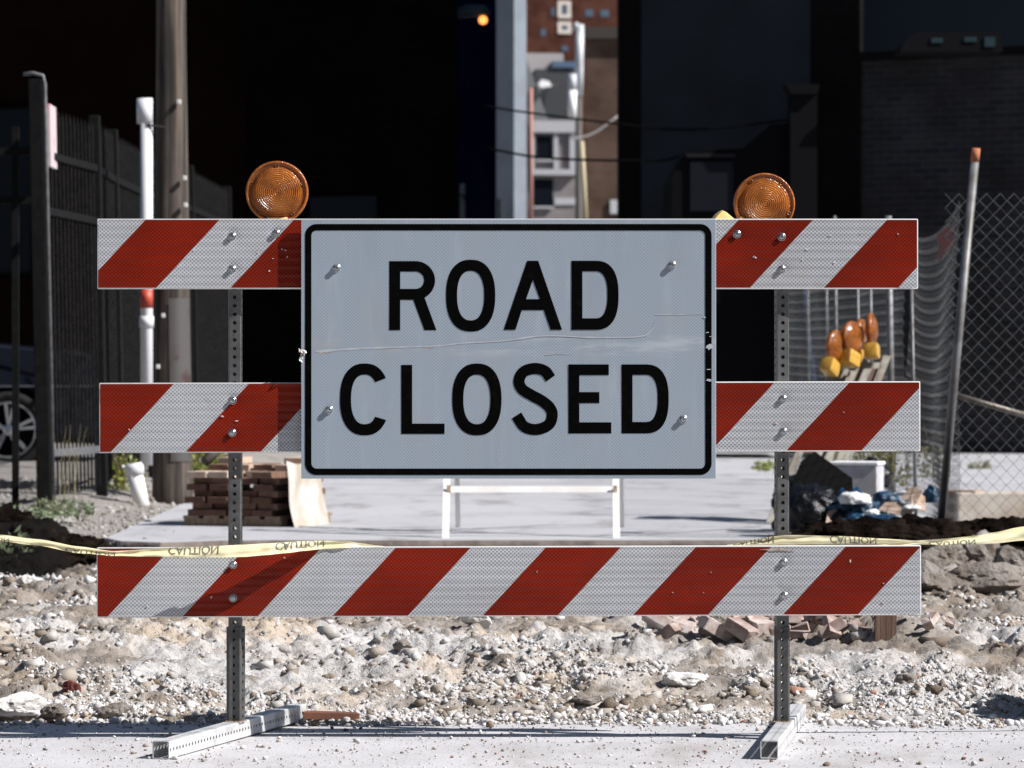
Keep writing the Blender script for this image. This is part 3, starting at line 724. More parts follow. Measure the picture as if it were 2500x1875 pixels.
# ---- broken bricks beside the stake
BRICKM = plain('old_pink_brick', (.34,.275,.25), .9, (.22,.150,.13), 14, bmp=.5, bscale=90, dist=.003)
BRICKP = plain('mortared_brick', (.48,.43,.41), .9, (.36,.26,.23), 18, bmp=.5, bscale=90, dist=.003)
bvars = []
for k in range(4):
    b_ = MB(); b_.bbox(-.1+.02*k,.1,-.048,.048,-.029,.029,.004)
    rr = random.Random(k); b_.v = [(x+(.012*rr.uniform(-1,1) if x < 0 else 0), y, z+(.006*rr.uniform(-1,1) if x < 0 else 0)) for x,y,z in b_.v]
    bvars.append(b_)
bmes = []
cnt = 0
for k in range(64):
    px = random.uniform(1590, 2060) if k < 58 else random.uniform(2080, 2330); py = random.uniform(1512, 1560) if k < 58 else random.uniform(1520,1560)
    if 1885 < px < 1935 : py -= 8
    p = onrub(px, py, .012+.05*random.random()*(k%3==0))
    v = k % 4
    if v >= len(bmes):
        o = obj('broken_brick', bvars[v], BRICKM if v % 2 else BRICKP); bmes.append(o.data)
    else:
        o = bpy.data.objects.new('broken_brick', bmes[v]); COL.objects.link(o)
    o.location = p; o.rotation_euler = (random.uniform(-.6,.6), random.uniform(-.7,.7), random.uniform(0,PI)); s = random.uniform(.36,.74) if k < 58 else random.uniform(.3,.5); o.scale = (s,s,s)
    tag(o, 'broken pinkish brick in the heap of bricks under the right end of the lowest board', 'brick', 'broken bricks behind the right post')
p = onrub(2161,1566); p.y += .0; st = MB(); st.box(-.037,.037,-.010,.010,-.15,.19)
tag(obj('wooden_stake', st, wood('brown_stake_wood',(.13,.075,.05),(.09,.05,.035)), None, False, p, (0,.02,.1)), 'flat brown wooden stake driven in under the right end of the lowest board', 'stake')
bk = MB(); bk.bbox(-.09,.09,-.03,.03,-.012,.012,.003)
tag(obj('paver_fragment', bk, plain('brown_fired_clay',(.15,.06,.035),.9,(.10,.04,.025),20), None, False, onrub(805,1758,.012), (0,.05,.2)), 'brown brick fragment lying behind the end of the left steel foot', 'brick')

# ------------------------------------------------------------------ alley slab and far ground
SL = .28
sl = MB()
edge = [(-2.05,7.75),(-1.98,7.5),(-1.93,7.34),(-1.72,7.18),(-1.45,7.40),(-1.2,7.46),(-.6,7.44),(0,7.46),(.6,7.45),(1.2,7.47),(1.7,7.46),(2.0,7.5),(2.6,7.48),(9,7.5)]
top = [(x,y,SL) for x,y in edge]+[(9,52,SL),(-2.75,52,SL)]
n = len(top)
bot = [(x,y,z-.6) for x,y,z in top]
sl.add(top+bot, [tuple(range(n)), *[(i,(i+1)%n,(i+1)%n+n,i+n) for i in range(n)]])
tag(obj('alley_slab', sl, ALLEY), kind='structure')
# finely broken front lip
nx_ = 700; xs = np.linspace(-1.93, 3.0, nx_); prof = [(0,0),( -.005,-.012),(-.012,-.035),(-.006,-.06),(.01,-.10),(.02,-.16)]
ex = np.interp(xs, [e[0] for e in edge], [e[1] for e in edge])
V = np.zeros((len(prof), nx_, 3))
for j, (dy, dz) in enumerate(prof):
    V[j,:,0] = xs; V[j,:,1] = ex-.004+dy-.05*fbm(xs*7+j*.4, xs*0+j*.8, 4)*(j>0); V[j,:,2] = SL-.0008+dz+(.012*(fbm(xs*9,xs*0+j,3)-.5))*(j>0)
tag(grid_obj('alley_kerb_edge', V, nx_, len(prof), concrete('broken_kerb_face',(.17,.145,.13),(.10,.08,.068),(.06,.045,.037),9,1.0), smooth=False), kind='structure')
fg = MB(); fg.add([(-60,7.6,SL-.03),(-2.4,7.6,SL-.03),(-2.4,7.6,SL-.5),(-60,7.6,SL-.5),(-60,300,SL-.03),(60,300,SL-.03),(60,7.6,SL-.03)], [(0,1,2,3),(0,1,6,5,4)])
tag(obj('yard_ground', fg, GRAVELG, fix=False), kind='structure')
# gravel bank along the fence
nx, ny = 90, 160; gx = np.linspace(-12,-1.85,nx); gy = np.linspace(7.35,30,ny); GX, GY = np.meshgrid(gx,gy)
H = SL-.02+(.12*ss(-2.1,-2.8,GX)*ss(11,14,GY)+.035*(fbm(GX*2,GY*2,5)-.3))*ss(-1.9,-2.4,GX)+.07*ss(-4,-7,GX)-.06*ss(-2.1,-1.85,GX)
tag(grid_obj('gravel_bank', np.stack([GX,GY,H],-1), nx, ny, concrete('bank_gravel',(.27,.255,.24),(.20,.18,.165),(.12,.10,.08),6,1.2)), kind='structure')
n = 5000; X = RNG.uniform(-5,-1.75,n); Y = RNG.uniform(7.4,15,n); R = np.clip(RNG.lognormal(math.log(.011),.5,n),.004,.04)
Hn = SL-.02+(.12*ss(-2.1,-2.8,X)*ss(11,14,Y)+.035*(fbm(X*2,Y*2,5)-.3))*ss(-1.9,-2.4,X)
tag(scatter('bank_stones', X, Y, Hn+R*.1, R, stones('grey_bank_gravel', [(4,(.30,.29,.28)),(3,(.22,.20,.185)),(2,(.40,.39,.38)),(2,(.14,.12,.10))]), .7, .4, None, 1), 'loose gravel along the foot of the black iron fence', 'gravel', kind='stuff')
# dark strips painted on the alley for cracks and cast shadows of wires, stack
strip_dark = plain('crack_shadow_dark', (.10,.10,.105), .8)
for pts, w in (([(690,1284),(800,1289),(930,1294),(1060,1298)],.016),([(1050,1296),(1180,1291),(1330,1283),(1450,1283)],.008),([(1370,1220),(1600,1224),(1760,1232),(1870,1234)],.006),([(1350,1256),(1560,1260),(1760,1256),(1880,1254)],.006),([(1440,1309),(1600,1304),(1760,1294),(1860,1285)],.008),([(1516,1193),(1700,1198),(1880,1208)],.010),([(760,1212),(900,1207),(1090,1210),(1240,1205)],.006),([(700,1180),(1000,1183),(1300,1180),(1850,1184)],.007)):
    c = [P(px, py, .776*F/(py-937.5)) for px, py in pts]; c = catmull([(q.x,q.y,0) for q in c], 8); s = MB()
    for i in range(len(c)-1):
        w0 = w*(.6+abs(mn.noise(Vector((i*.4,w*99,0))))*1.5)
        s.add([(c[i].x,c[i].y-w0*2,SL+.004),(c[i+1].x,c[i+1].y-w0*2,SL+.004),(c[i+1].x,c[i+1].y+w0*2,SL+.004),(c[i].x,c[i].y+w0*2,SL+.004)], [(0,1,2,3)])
    tag(obj('crack_shadow_line', s, strip_dark, fix=False), kind='structure')

# ------------------------------------------------------------------ white sawhorse on the alley
WP = plain('chipped_white_paint', (.74,.74,.74), .5, (.66,.64,.61), 6)
RUSTP = plain('rust_patch', (.25,.12,.05), .8, (.5,.42,.35), 30)
sh_ = empty('sawhorse', (0.1,8.3,SL), 0, 'white folding sawhorse barricade standing on the sunlit alley behind the sign', 'sawhorse')
def shobj(name, mb, mat): return obj(name, mb, mat, sh_, False, (-.1,-8.3,-SL))
for xf, yf, xb in ((-.335,7.73,-.292),(.527,7.73,.595)):
    for (x, y) in ((xf, yf), (xb, 9.15)):
        m = MB(); a = Vector((x,y,SL)); t_ = Vector((xf+(.01 if x==xf else .03), 8.42+(.01 if x==xf else .06), SL+1.02))
        d = t_-a
        w = .017 if y < 8 else .014
        m.add([a+Vector((sx*w,sy*w,0)) for sx,sy in ((-1,-1),(1,-1),(1,1),(-1,1))]+[t_+Vector((sx*w,sy*w,0)) for sx,sy in ((-1,-1),(1,-1),(1,1),(-1,1))], [(0,1,2,3),(4,7,6,5),(0,4,5,1),(1,5,6,2),(2,6,7,3),(3,7,4,0)])
        shobj('leg', m, WP)
def at_leg(z): return 7.73+(8.42-7.73)*(z-SL)/1.02
zb = SL+.24
m = MB(); y_ = at_leg(zb); q = [(y_-.016,zb-.015),(y_-.004,zb+.016),(y_+.012,zb+.016),(y_+.012,zb-.015)]; m.add([(x,a,b) for x in (-.318,.515) for a,b in q], [(0,3,2,1),(4,5,6,7)]+[(i,(i+1)%4,(i+1)%4+4,i+4) for i in range(4)]); shobj('crossbar', m, WP)
m = MB(); m.box(-.332,-.312,at_leg(zb)-.026,at_leg(zb)-.021,zb-.020,zb+.022); shobj('rust_bracket', m, RUSTP)
m = MB(); m.box(.515,.535,at_leg(zb)-.026,at_leg(zb)-.021,zb-.04,zb+.02); shobj('rust_bracket', m, RUSTP)
for zz in (.62,.92):
    m = MB(); y_ = at_leg(SL+zz)-.03; m.box(-.37,.57,y_-.012,y_+.006,SL+zz-.09,SL+zz+.09); shobj('panel', m, WP)

# ------------------------------------------------------------------ stack of pavers left
ST = empty('paver_pallet', (-1.505,9.30,SL), math.radians(-20), 'low wooden pallet under the stack of brown pavers', 'pallet')
m = MB()
for k in range(3): m.box(-.29,.29,-.06+k*.30,.03+k*.30,.0,.04)
for k in range(5): m.box(-.29+k*.122,-.20+k*.122,-.07,.66,.041,.056)
obj('pallet_deck', m, wood('pallet_wood',(.30,.22,.15),(.2,.14,.1)), ST)
PV = [plain('brown_paver',(.125,.062,.040),.9,(.09,.046,.030),15,bmp=.4,bscale=80), plain('tan_paver',(.19,.11,.075),.9,(.14,.08,.055),15,bmp=.4,bscale=80), plain('pale_paver',(.50,.40,.33),.9,(.42,.30,.22),15,bmp=.4,bscale=80)]  # palest colour goes only into the upper courses
pms = []
for v in range(3):
    b_ = MB(); b_.bbox(-.058,.058,-.10,.10,0,.034,.003); me = bpy.data.meshes.new('paver'); me.from_pydata(b_.v,[],b_.f); me.materials.append(PV[v]); pms.append(me)
SR = math.radians(-20)
def stk(x, y): return (-1.30+x*math.cos(SR)-y*math.sin(SR), 9.15+x*math.sin(SR)+y*math.cos(SR))
for c_ in range(9):
    for i in range(4):
        for j in range(3):
            if c_ == 7 and (j < 1 or random.random() < .3): continue
            if c_ == 8 and (j < 2 or random.random() < .6): continue
            if c_ == 6 and j == 0 and i == 2: continue
            if c_ == 4 and i == 2 and j == 0: continue
            if 0 < j and 0 < i < 3 and c_ < 5: continue
            o = bpy.data.objects.new('paver', pms[random.choice((0,0,0,1) if c_ < 6 else (1,2,2))]); COL.objects.link(o)
            x = -.52+.06+i*.132+random.uniform(-.010,.010)+(.03 if c_%2 else 0)
            y = .10+j*.215+random.uniform(-.012,.012)+.03*(c_%2)
            o.location = (*stk(x, y), SL+.0565+c_*.0345); o.rotation_euler = (0,0,SR+random.uniform(-.05,.05))
            tag(o, 'brown clay paver in the stack beside the utility pole', 'paver', 'pavers stacked beside the utility pole')
# plastic wrap hanging at the right of the stack
m = MB()
V = []
for i in range(14):
    for j in range(12):
        u = i/13; v = j/11
        q = stk(.085+.045*u*u+.008*math.sin(v*9+u*3)+.006*math.sin(u*7+v*2), -.01+.50*v)
        V.append((q[0], q[1], SL+.36*(1-u)*(1-.06*math.sin(v*5))))
m.add(V, [(i*12+j,(i+1)*12+j,(i+1)*12+j+1,i*12+j+1) for i in range(13) for j in range(11)])
tag(obj('plastic_wrap', m, plain('cream_plastic_wrap',(.50,.48,.45),.5,(.36,.31,.25),5), None, True, fix=False), 'cream plastic wrap hanging down the right side of the paver stack', 'wrap')
m = MB(); m.tube([(-1.72,9.8,.62),(-1.55,10.0,.80)], .03, 10)
tag(obj('dark_pipe', m, plain('dark_brown_pipe',(.10,.085,.07),.7), None, True), 'dark stub of pipe leaning on top of the paver stack', 'pipe')

# ------------------------------------------------------------------ utility pole and pipes, left
pole = empty('utility_pole', P(421,1231,24.2), 0, 'weathered wooden utility pole behind the left end of the barricade', 'utility pole')
pm = MB(); PH = 9.0; pts = []; rs = []
base = pole.location
for k in range(60):
    z = PH*k/59-.1; pts.append((-.003*z, 0, z)); rs.append(.134-.0125*z if z < 3 else .0965-.003*(z-3))
pm.tube(pts, rs, 36)
pm.v = [(x+.004*mn.noise(Vector((x*40,y*40,z*.7))), y, z) for x,y,z in pm.v]
obj('pole', pm, wood('weathered_pole_wood', (.125,.098,.080), (.014,.011,.009), (10,10,.30), .9, 1.0), pole, True)
m = MB()
arc = [math.radians(a) for a in range(-88,-10,8)]
for z0_, z1_ in ((.28,1.34),):
    V = [(.137*math.cos(a)-.0125*z, .137*math.sin(a), z) for z in (z0_, z1_) for a in arc]; k = len(arc)
    m.add(V, [(i,i+1,k+i+1,k+i) for i in range(k-1)])
obj('metal_guard', m, plain('rusty_grey_plate',(.085,.078,.078),.5,(.055,.030,.027),7,metal=.3,lo=.5,hi=.7), pole, True, fix=False)
m = MB(); 
for px, py in ((436,248),(450,434),(452,500),(385,895),(392,1088),(398,770)):
    q = P(px,py,24.05)-base; m.bbox(q.x-.012,q.x+.012,-.14,-.10,q.z-.014,q.z+.014,.004)
obj('bolt', m, plain('pale_bolt_head',(.6,.6,.58),.5), pole)
m = MB(); m.box(-.9,.9,-.06,.06,8.2,8.32); obj('crossarm', m, wood('crossarm_wood',(.2,.15,.11),(.1,.07,.05),(1,30,30)), pole)

PVC = plain('white_pvc', (.60,.61,.64), .35, (.64,.64,.65), 6)
z_ = 24.0
pp = empty('vent_pipe', P(358,1136,z_), 0, 'tall white plastic pipe with a wider coupling at its top, strapped to the utility pole', 'pipe')
b0 = pp.location
m = MB(); m.tube([(0,0,0),(0,0,(1136-240)/F*z_)], .040, 24); obj('pipe', m, PVC, pp, True)
m = MB(); m.tube([(-.012,0,(1136-302)/F*z_),(-.012,0,(1136-241)/F*z_)], .052, 24); obj('coupling', m, PVC, pp, True)
m = MB(); m.tube([(0,0,(1136-752)/F*z_),(0,0,(1136-706)/F*z_)], .0415, 24); obj('red_sleeve', m, plain('faded_red_band',(.48,.06,.03),.5,(.35,.05,.03),20), pp, True)
m = MB(); m.tube([(-.0,0,(1136-800)/F*z_),(-.0,0,(1136-772)/F*z_)], .047, 20); obj('clamp', m, PVC, pp, True)
m = MB(); m.tube([(.01,-.04,(1136-306)/F*z_),(.12,-.02,(1136-312)/F*z_)], .008, 8); obj('strap', m, plain('dark_strap',(.03,.03,.03),.6), pp)
sp2 = empty('short_pipe', P(350,1234,23.6), 0, 'short white leaning pipe stub with rust stain at the foot of the pole', 'pipe')
h_ = (1232-1150)/F*23.6
m = MB(); m.tube([(0,0,-.05),(-.055,0,h_)], .050, 24); obj('pipe', m, plain('rust_streaked_pvc',(.74,.74,.74),.4,(.62,.26,.10),3.5,stretch=(1,1,.4),lo=.60,hi=.68), sp2, True)
m = MB(); m.tube([(-.052,0,h_-.02),(-.058,0,h_+.03),(-.062,0,h_+.055)], [.060,.062,.050], 24); m.tube([(-.12,-.02,h_+.03),(-.135,-.02,h_+.035)], .012, 10); obj('cap', m, PVC, sp2, True)

# ------------------------------------------------------------------ iron fence
IRON = plain('black_iron_paint', (.0065,.007,.008), .7, (.011,.0105,.0105), 20, spec=.05)
IRONP = plain('weathered_picket_paint', (.0085,.009,.010), .6, (.020,.018,.018), 30, spec=.1)
IRONL = plain('sun_faded_iron', (.12,.125,.135), .5, (.07,.07,.075), 20)
fence = empty('iron_fence', (-2.87,11.6,SL), 0, 'tall black iron picket fence running back along the left side of the alley', 'fence')
fb = Vector(fence.location)
def fobj(name, mb, mat, **k):
    mb.v = [(x-fb.x-.020*(z-SL), y-fb.y, z-fb.z) for x,y,z in mb.v]; return obj(name, mb, mat, fence, **k)
A = Vector((-2.87,11.6,0)); 
fposts = [(-2.79,11.25),(-2.625,12.85),(-2.65,14.15),(-2.62,16.2),(-2.49,18.3),(-2.43,21.4)]
for i, (x, y) in enumerate(fposts):
    m = MB(); x = x if i else x-.0; g0 = SL if i == 0 else SL+.08; w = .055 if i == 0 else .045; tz = 2.88 if i == 0 else 2.78
    m.bbox(x-w+.005,x+w*.6,y-w,y+w,g0-.05,tz,.006)
    fobj('post', m, IRON)
    if i == 0:
        m = MB(); m.tube([(x+.050,y-.04,g0),(x+.046,y-.04,2.85),(x+.036,y-.04,2.90),(x-.02,y-.04,2.915),(x-.08,y-.04,2.91)], .012, 10); fobj('conduit', m, IRONL, smooth=True)
for i in range(len(fposts)-1):
    (xa, ya), (xb, yb) = fposts[i], fposts[i+1]
    zt = 2.74; npk = max(4, int(math.hypot(xb-xa,yb-ya)/.105)); m = MB(); rz = math.atan2(yb-ya, xb-xa)
    for k in range(1, npk):
        t = k/npk; x = xa+(xb-xa)*t; y = ya+(yb-ya)*t; z0_ = SL+.10+.10*min(1,max(0,(y-12)/3))
        h = zt+(.02 if i else 0)
        m.box(x-.0065,x+.0065,y-.008,y+.008,z0_,h-.06); m.add([(x-.0065,y-.008,h-.06),(x+.0065,y-.008,h-.06),(x+.0065,y+.008,h-.06),(x-.0065,y+.008,h-.06),(x,y,h)], [(0,1,4),(1,2,4),(2,3,4),(3,0,4)])
    fobj('pickets', m, IRONP)
    for zr in (2.44, 2.10, SL+.30+.0):
        m = MB(); zz = zr+(.06 if zr < 1 else 0); R_ = Matrix.Translation((xa,ya,zz)) @ Matrix.Rotation(rz,4,'Z')
        m.box(.05, math.hypot(xb-xa,yb-ya)-.05, -.020, .020, -.022, .022, R_); fobj('rail', m, IRONL if zr < 1 else IRON)
m = MB(); q = P(140,322,22.4); m.bbox(q.x-.02,q.x+.005,q.y,q.y+.30,q.z-.21,q.z+.17,.004)
fobj('notice_plate', m, plain('faded_notice',(.50,.42,.44),.5,(.62,.18,.2),10,lo=.58,hi=.66))
gate = empty('iron_gate', (-3.4,11.7,SL), 0, 'black iron gate with thin bars left of the tall fence post', 'gate')
m = MB()
for px in (38,): x = X0(px,22.7)
for k in range(8):
    x = X0(38,22.7)-k*.36; m.box(x-.020+3.4,x+.020+3.4,-.02,.02,-.02,2.35)
obj('bar', m, IRON, gate)
for zz, mt in ((.16,IRONL),(2.2,IRON),(1.9,IRON)):
    m = MB(); m.box(-2.4,.5,-.015,.015,zz-.022,zz+.022); obj('rail', m, mt if zz < 1 else IRON, gate)

# ------------------------------------------------------------------ dark car behind the fence
CARP = plain('dark_navy_car_paint', (.008,.010,.016), .12, spec=.6); TYRE = plain('tyre_rubber', (.02,.02,.02), .8)
ALLOY = plain('alloy_rim', (.50,.53,.57), .25, metal=.8); CGL = plain('dark_car_glass', (.01,.012,.016), .05)
car = empty('parked_car', (-4.34,21.0,.33), 0, 'dark car with silver many-spoked wheel parked behind the iron fence', 'car')
prof = [(.95,.32),(.98,.62),(.92,.92),(.55,1.02),(-.35,1.10),(-.95,1.62),(-1.6,1.74),(-3.0,1.72),(-3.5,1.35),(-3.75,1.05),(-3.80,.35),(-3.2,.26)]
def arch(cx, r=.40, n=12): return [(cx+r*math.cos(a), .33+r*math.sin(a)) for a in [PI+(-PI)*k/n for k in range(n+1)]]
low = [(-3.2,.26)]+arch(-2.78)+arch(0)+[(.6,.26)]
poly = prof[:-1]+low
bm = bmesh.new(); vs = [bm.verts.new((x,0,z)) for x,z in poly]; f = bm.faces.new(vs)
ex_ = bmesh.ops.extrude_face_region(bm, geom=[f]); bmesh.ops.translate(bm, verts=[v for v in ex_['geom'] if isinstance(v, bmesh.types.BMVert)], vec=(0,1.75,0))
for v in bm.verts:
    if v.co.z > 1.05: v.co.y = .875+(v.co.y-.875)*(1-.22*(v.co.z-1.05)/.7)
bmesh.ops.bevel(bm, geom=[e for e in bm.edges if e.calc_length() > .25], offset=.035, segments=3, affect='EDGES')
m = MB(); m.bm(bm); obj('body', m, CARP, car, 'auto')
for pl in ([(-.42,1.12),(-.98,1.56),(-1.45,1.64),(-1.45,1.12)], [(-1.53,1.12),(-1.53,1.65),(-2.5,1.65),(-2.5,1.12)], [(-2.58,1.12),(-2.58,1.64),(-2.95,1.62),(-3.3,1.25),(-3.35,1.12)]):
    m = MB(); m.add([(x,.875+(0-.875)*(1-.22*max(0,z-1.05)/.7)-.004,z) for x,z in pl], [tuple(range(len(pl)))]); obj('window', m, CGL, car, fix=False)
m = MB(); m.box(-3.6,.8,.28,1.6,.25,1.0); obj('underbody', m, plain('black_underbody',(.004,.004,.004),1), car)
for zz in (.72,):
    m = MB(); m.box(-3.6,.85,-.012,.02,.70,.715); obj('trim_strip', m, plain('chrome_trim',(.25,.28,.33),.2,metal=.8), car)
for cx in (0,-2.78):
    w = empty('wheel', (cx,-.02,.33)); w.parent = car
    m = MB(); m.lathe([(.235,-.20),(.30,-.20),(.33,-.17),(.335,-.05),(.325,.0),(.29,.015),(.245,.0),(.235,-.03),(.235,-.20)], 48); obj('tyre', m, TYRE, w, True)
    m = MB(); m.lathe([(0,-.06),(.235,-.06)], 32); obj('brake_shadow_plate', m, plain('black_wheel_inner',(.004,.004,.004),1), w)
    m = MB(); m.lathe([(.245,-.02),(.243,.004),(.228,.004),(.226,-.012)], 48); m.lathe([(.05,-.03),(.045,.0),(.03,.008),(0,.008)], 20)
    for k in range(5):
        for dd in (-.16,.16):
            a = 2*PI*k/5+dd+.25; a0 = 2*PI*k/5+dd*.35+.25; d = Vector((math.cos(a),0,math.sin(a))); d0 = Vector((math.cos(a0),0,math.sin(a0))); n_ = Vector((-d.z,0,d.x))
            p0, p1 = d0*.035, d*.232
            m.add([p0-n_*.010+Vector((0,.002,0)),p0+n_*.010+Vector((0,.002,0)),p1+n_*.014+Vector((0,-.006,0)),p1-n_*.014+Vector((0,-.006,0)),p0-n_*.012+Vector((0,.03,0)),p0+n_*.012+Vector((0,.03,0)),p1+n_*.018+Vector((0,.03,0)),p1-n_*.018+Vector((0,.03,0))], [(0,1,2,3),(0,4,5,1),(1,5,6,2),(2,6,7,3),(3,7,4,0)])
    obj('rim', m, ALLOY, w)

# ------------------------------------------------------------------ plants
def leaves(name, loc, n, rad, hgt, size, mat, label, grp, seed, stems=True, cat='plant'):
    rr = random.Random(seed); m = MB()
    for k in range(n):
        a = rr.uniform(0,2*PI); r = rad*math.sqrt(rr.random()); h = hgt*rr.random()**1.2*(1-.5*r/rad)
        c = Vector((r*math.cos(a), r*math.sin(a), h)); d = Vector((math.cos(a)+rr.gauss(0,.6), math.sin(a)+rr.gauss(0,.6), rr.uniform(-.2,1.1))).normalized()
        u = d.cross(Vector((rr.gauss(0,1),rr.gauss(0,1),rr.gauss(0,1)))).normalized(); s = size*rr.uniform(.6,1.4)
        nrm = d.cross(u)*s*.15
        m.add([c, c+d*s*.5+u*s*.28+nrm, c+d*s, c+d*s*.5-u*s*.28+nrm], [(0,1,2,3)])
    t = empty(name, loc, 0, label, cat, grp)
    obj('foliage', m, mat, t, fix=False)
    if stems:
        m = MB()
        for k in range(max(4,n//25)):
            a = rr.uniform(0,2*PI); b_ = rr.uniform(.3,.9)*rad
            m.tube([(0,0,-.03),(b_*.4*math.cos(a),b_*.4*math.sin(a),hgt*.5),(b_*math.cos(a),b_*math.sin(a),hgt*rr.uniform(.6,1))], .0025, 5)
        obj('stem', m, plain('stem_%s_%d'%(name,seed),(.12,.11,.05),.8), t)
    return t
def leafmat(name, c, c2):
    m, nt, b = newmat(name); g = nt.nodes.new('ShaderNodeNewGeometry'); L(nt, mixc(nt, g.outputs['Random Per Island'], c, c2), b.inputs['Base Color']); b.inputs['Roughness'].default_value = .55
    tr = nt.nodes.new('ShaderNodeBsdfTranslucent'); tr.inputs[0].default_value = (*c2,1); mx = nt.nodes.new('ShaderNodeMixShader'); mx.inputs[0].default_value = .25
    L(nt, b.outputs[0], mx.inputs[1]); L(nt, tr.outputs[0], mx.inputs[2]); L(nt, mx.outputs[0], nt.nodes['Material Output'].inputs[0]); return m
LG = leafmat('pale_weed_leaves', (.10,.14,.06), (.26,.30,.20)); LY = leafmat('yellow_green_leaves', (.16,.19,.03), (.34,.36,.08)); LD = leafmat('dull_olive_leaves', (.10,.11,.035), (.22,.20,.08))
W = 'weeds along the edges of the alley'
leaves('weed', P(30,1290,18.8), 200, .22, .12, .035, LG, 'leafy weed on the dark soil bank at the left edge', W, 1)
leaves('weed', P(130,1262,20.5), 200, .14, .12, .032, LG, 'pale weed at the base of the tall iron fence post', W, 2)
leaves('weed', P(190,1258,20.8), 150, .10, .09, .03, LG, 'small weed just right of the iron fence post', W, 3)
leaves('weed', P(30,1390,17.8), 260, .10, .20, .045, LG, 'bushy weed under the tape at the left edge', W, 4)
leaves('weed', P(300,1196,24.6), 260, .14, .28, .04, LY, 'green weed left of the short white pipe', W, 5)
leaves('weed', P(500,1190,26.5), 900, .26, .34, .05, LY, 'bright yellow green weeds behind the utility pole', W, 6)
leaves('weed', P(1890,1148,30), 120, .16, .08, .05, LY, 'yellow green tuft left of the leaning barricades', W, 7)
for k, (px, py, Z) in enumerate(((2052,1150,22.6),(2118,1160,22.0),(2178,1165,21.5),(2280,1150,24.5),(2395,1135,34))):
    leaves('weed', P(px,py+18,Z), 170, .10, .36 if k < 4 else .12, .035, LD, ('thin olive weed behind the white box','thin olive weed growing between the white fence posts','olive weed right of the white box behind the fence mesh','olive weed near the leaning fence post','small tuft on the sunlit ground behind the chain-link')[k], W, 20+k)
m = MB()
for k in range(9):
    x = P(165,1230,21.5)+Vector((random.uniform(-.06,.06),random.uniform(-.1,.1),-.02)); h = random.uniform(.25,.5); l = random.uniform(-.02,.10)
    m.tube([(x.x,x.y,x.z-.05),(x.x+l*.4,x.y,x.z+h*.6),(x.x+l,x.y,x.z+h)], [.0016,.0011,.0006], 4)
tag(obj('tall_grass', m, plain('dry_grass',(.26,.23,.12),.8)), 'thin dry grass stalks in front of the iron fence', 'grass', kind='stuff')

# ------------------------------------------------------------------ chain-link fence, right
WIRE = plain('galvanised_wire', (.20,.21,.215), .5, metal=.4)
WIRED = plain('dull_fence_wire', (.055,.057,.060), .7, metal=.1); POSTM = plain('grey_fence_pipe', (.17,.172,.18), .5, (.085,.08,.075), 8, metal=.2)
RUSTY = plain('rusty_orange_tip', (.34,.115,.05), .8)
def chain(p0, p1, zt0, zt1, zb0, zb1, sag=0, r=.0017, d=.071, wob=0):
    m = MB(); Lh = (Vector(p1)-Vector(p0)).length; nc = int(Lh/d); hmax = max(zt0-zb0, zt1-zb1); nr = int(hmax/(d/2))
    dirv = (Vector(p1)-Vector(p0)).normalized(); nrm = Vector((-dirv.y, dirv.x, 0))
    for c_ in range(nc):
        for sgn in (1,):
            pts = []
            for k in range(nr+1):
                u = (c_+(.5 if (k % 2) else 0))*d; w = u/Lh
                zt = zt0+(zt1-zt0)*w-sag*4*w*(1-w)*.5; zb = zb0+(zb1-zb0)*w
                z = zb+(zt-zb)*k/nr
                off = wob*mn.noise(Vector((u*.8, z*1.1, 0)))+(.004 if k%2 else -.004)
                q = Vector((p0[0],p0[1],0))+dirv*u+nrm*off; pts.append((q.x,q.y,z))
            m.tube(pts, r, 3, False)
            pts2 = []
            for k in range(nr+1):
                u = (c_+(1.0 if not (k % 2) else .5))*d; w = u/Lh
                zt = zt0+(zt1-zt0)*w-sag*4*w*(1-w)*.5; zb = zb0+(zb1-zb0)*w
                z = zb+(zt-zb)*k/nr
                off = wob*mn.noise(Vector((u*.8, z*1.1, 0)))+(.004 if k%2 else -.004)
                q = Vector((p0[0],p0[1],0))+dirv*u+nrm*off; pts2.append((q.x,q.y,z))
            m.tube(pts2, r, 3, False)
    return m
cf = empty('chain_link_fence', P(2292,1315,18.4), 0, 'chain-link fence panel at the right edge hung on a leaning pipe', 'fence'); cb = Vector(cf.location)
def cobj(par, b0, name, mb, mat, **k):
    mb.v = [(x-b0.x,y-b0.y,z-b0.z) for x,y,z in mb.v]; return obj(name, mb, mat, par, **k)
pt0, pt1 = P(2292,1330,18.4), P(2383,362,18.4)
m = MB(); m.tube([pt0, pt1+(pt0-pt1)*.035], .0215, 16); cobj(cf, cb, 'post', m, POSTM, smooth=True)
m = MB(); m.tube([pt1+(pt0-pt1)*.035, pt1], .0218, 16); cobj(cf, cb, 'post_tip', m, RUSTY, smooth=True)
a_, b_ = P(2350,470,18.5), P(2350,470,18.5); xr = 3.6
m = chain((2.16,7.52,0),(xr,7.75,0), Z0(474,18.55), Z0(468,18.7), SL+.02, SL+.02, wob=.03); cobj(cf, cb, 'wire_mesh', m, WIRE, fix=False)
m = MB(); m.tube([P(2325,962,18.7), P(2420,990,18.7), P(2560,1030,18.8)], .016, 10); cobj(cf, cb, 'brace', m, plain('dark_pipe_metal',(.15,.13,.11),.5,metal=.4), smooth=True)
sf = empty('chain_link_fence', (2.2,7.6,SL), 0, 'sagging chain-link fence with pale posts running back along the right of the alley', 'fence'); sb0 = Vector(sf.location)
m = chain((2.24,7.6,0),(2.30,10.6,0), Z0(488,18.6), 1.98, SL+.02, SL+.05, sag=.25, wob=.05, r=.0014); cobj(sf, sb0, 'wire_mesh', m, WIRED, fix=False)
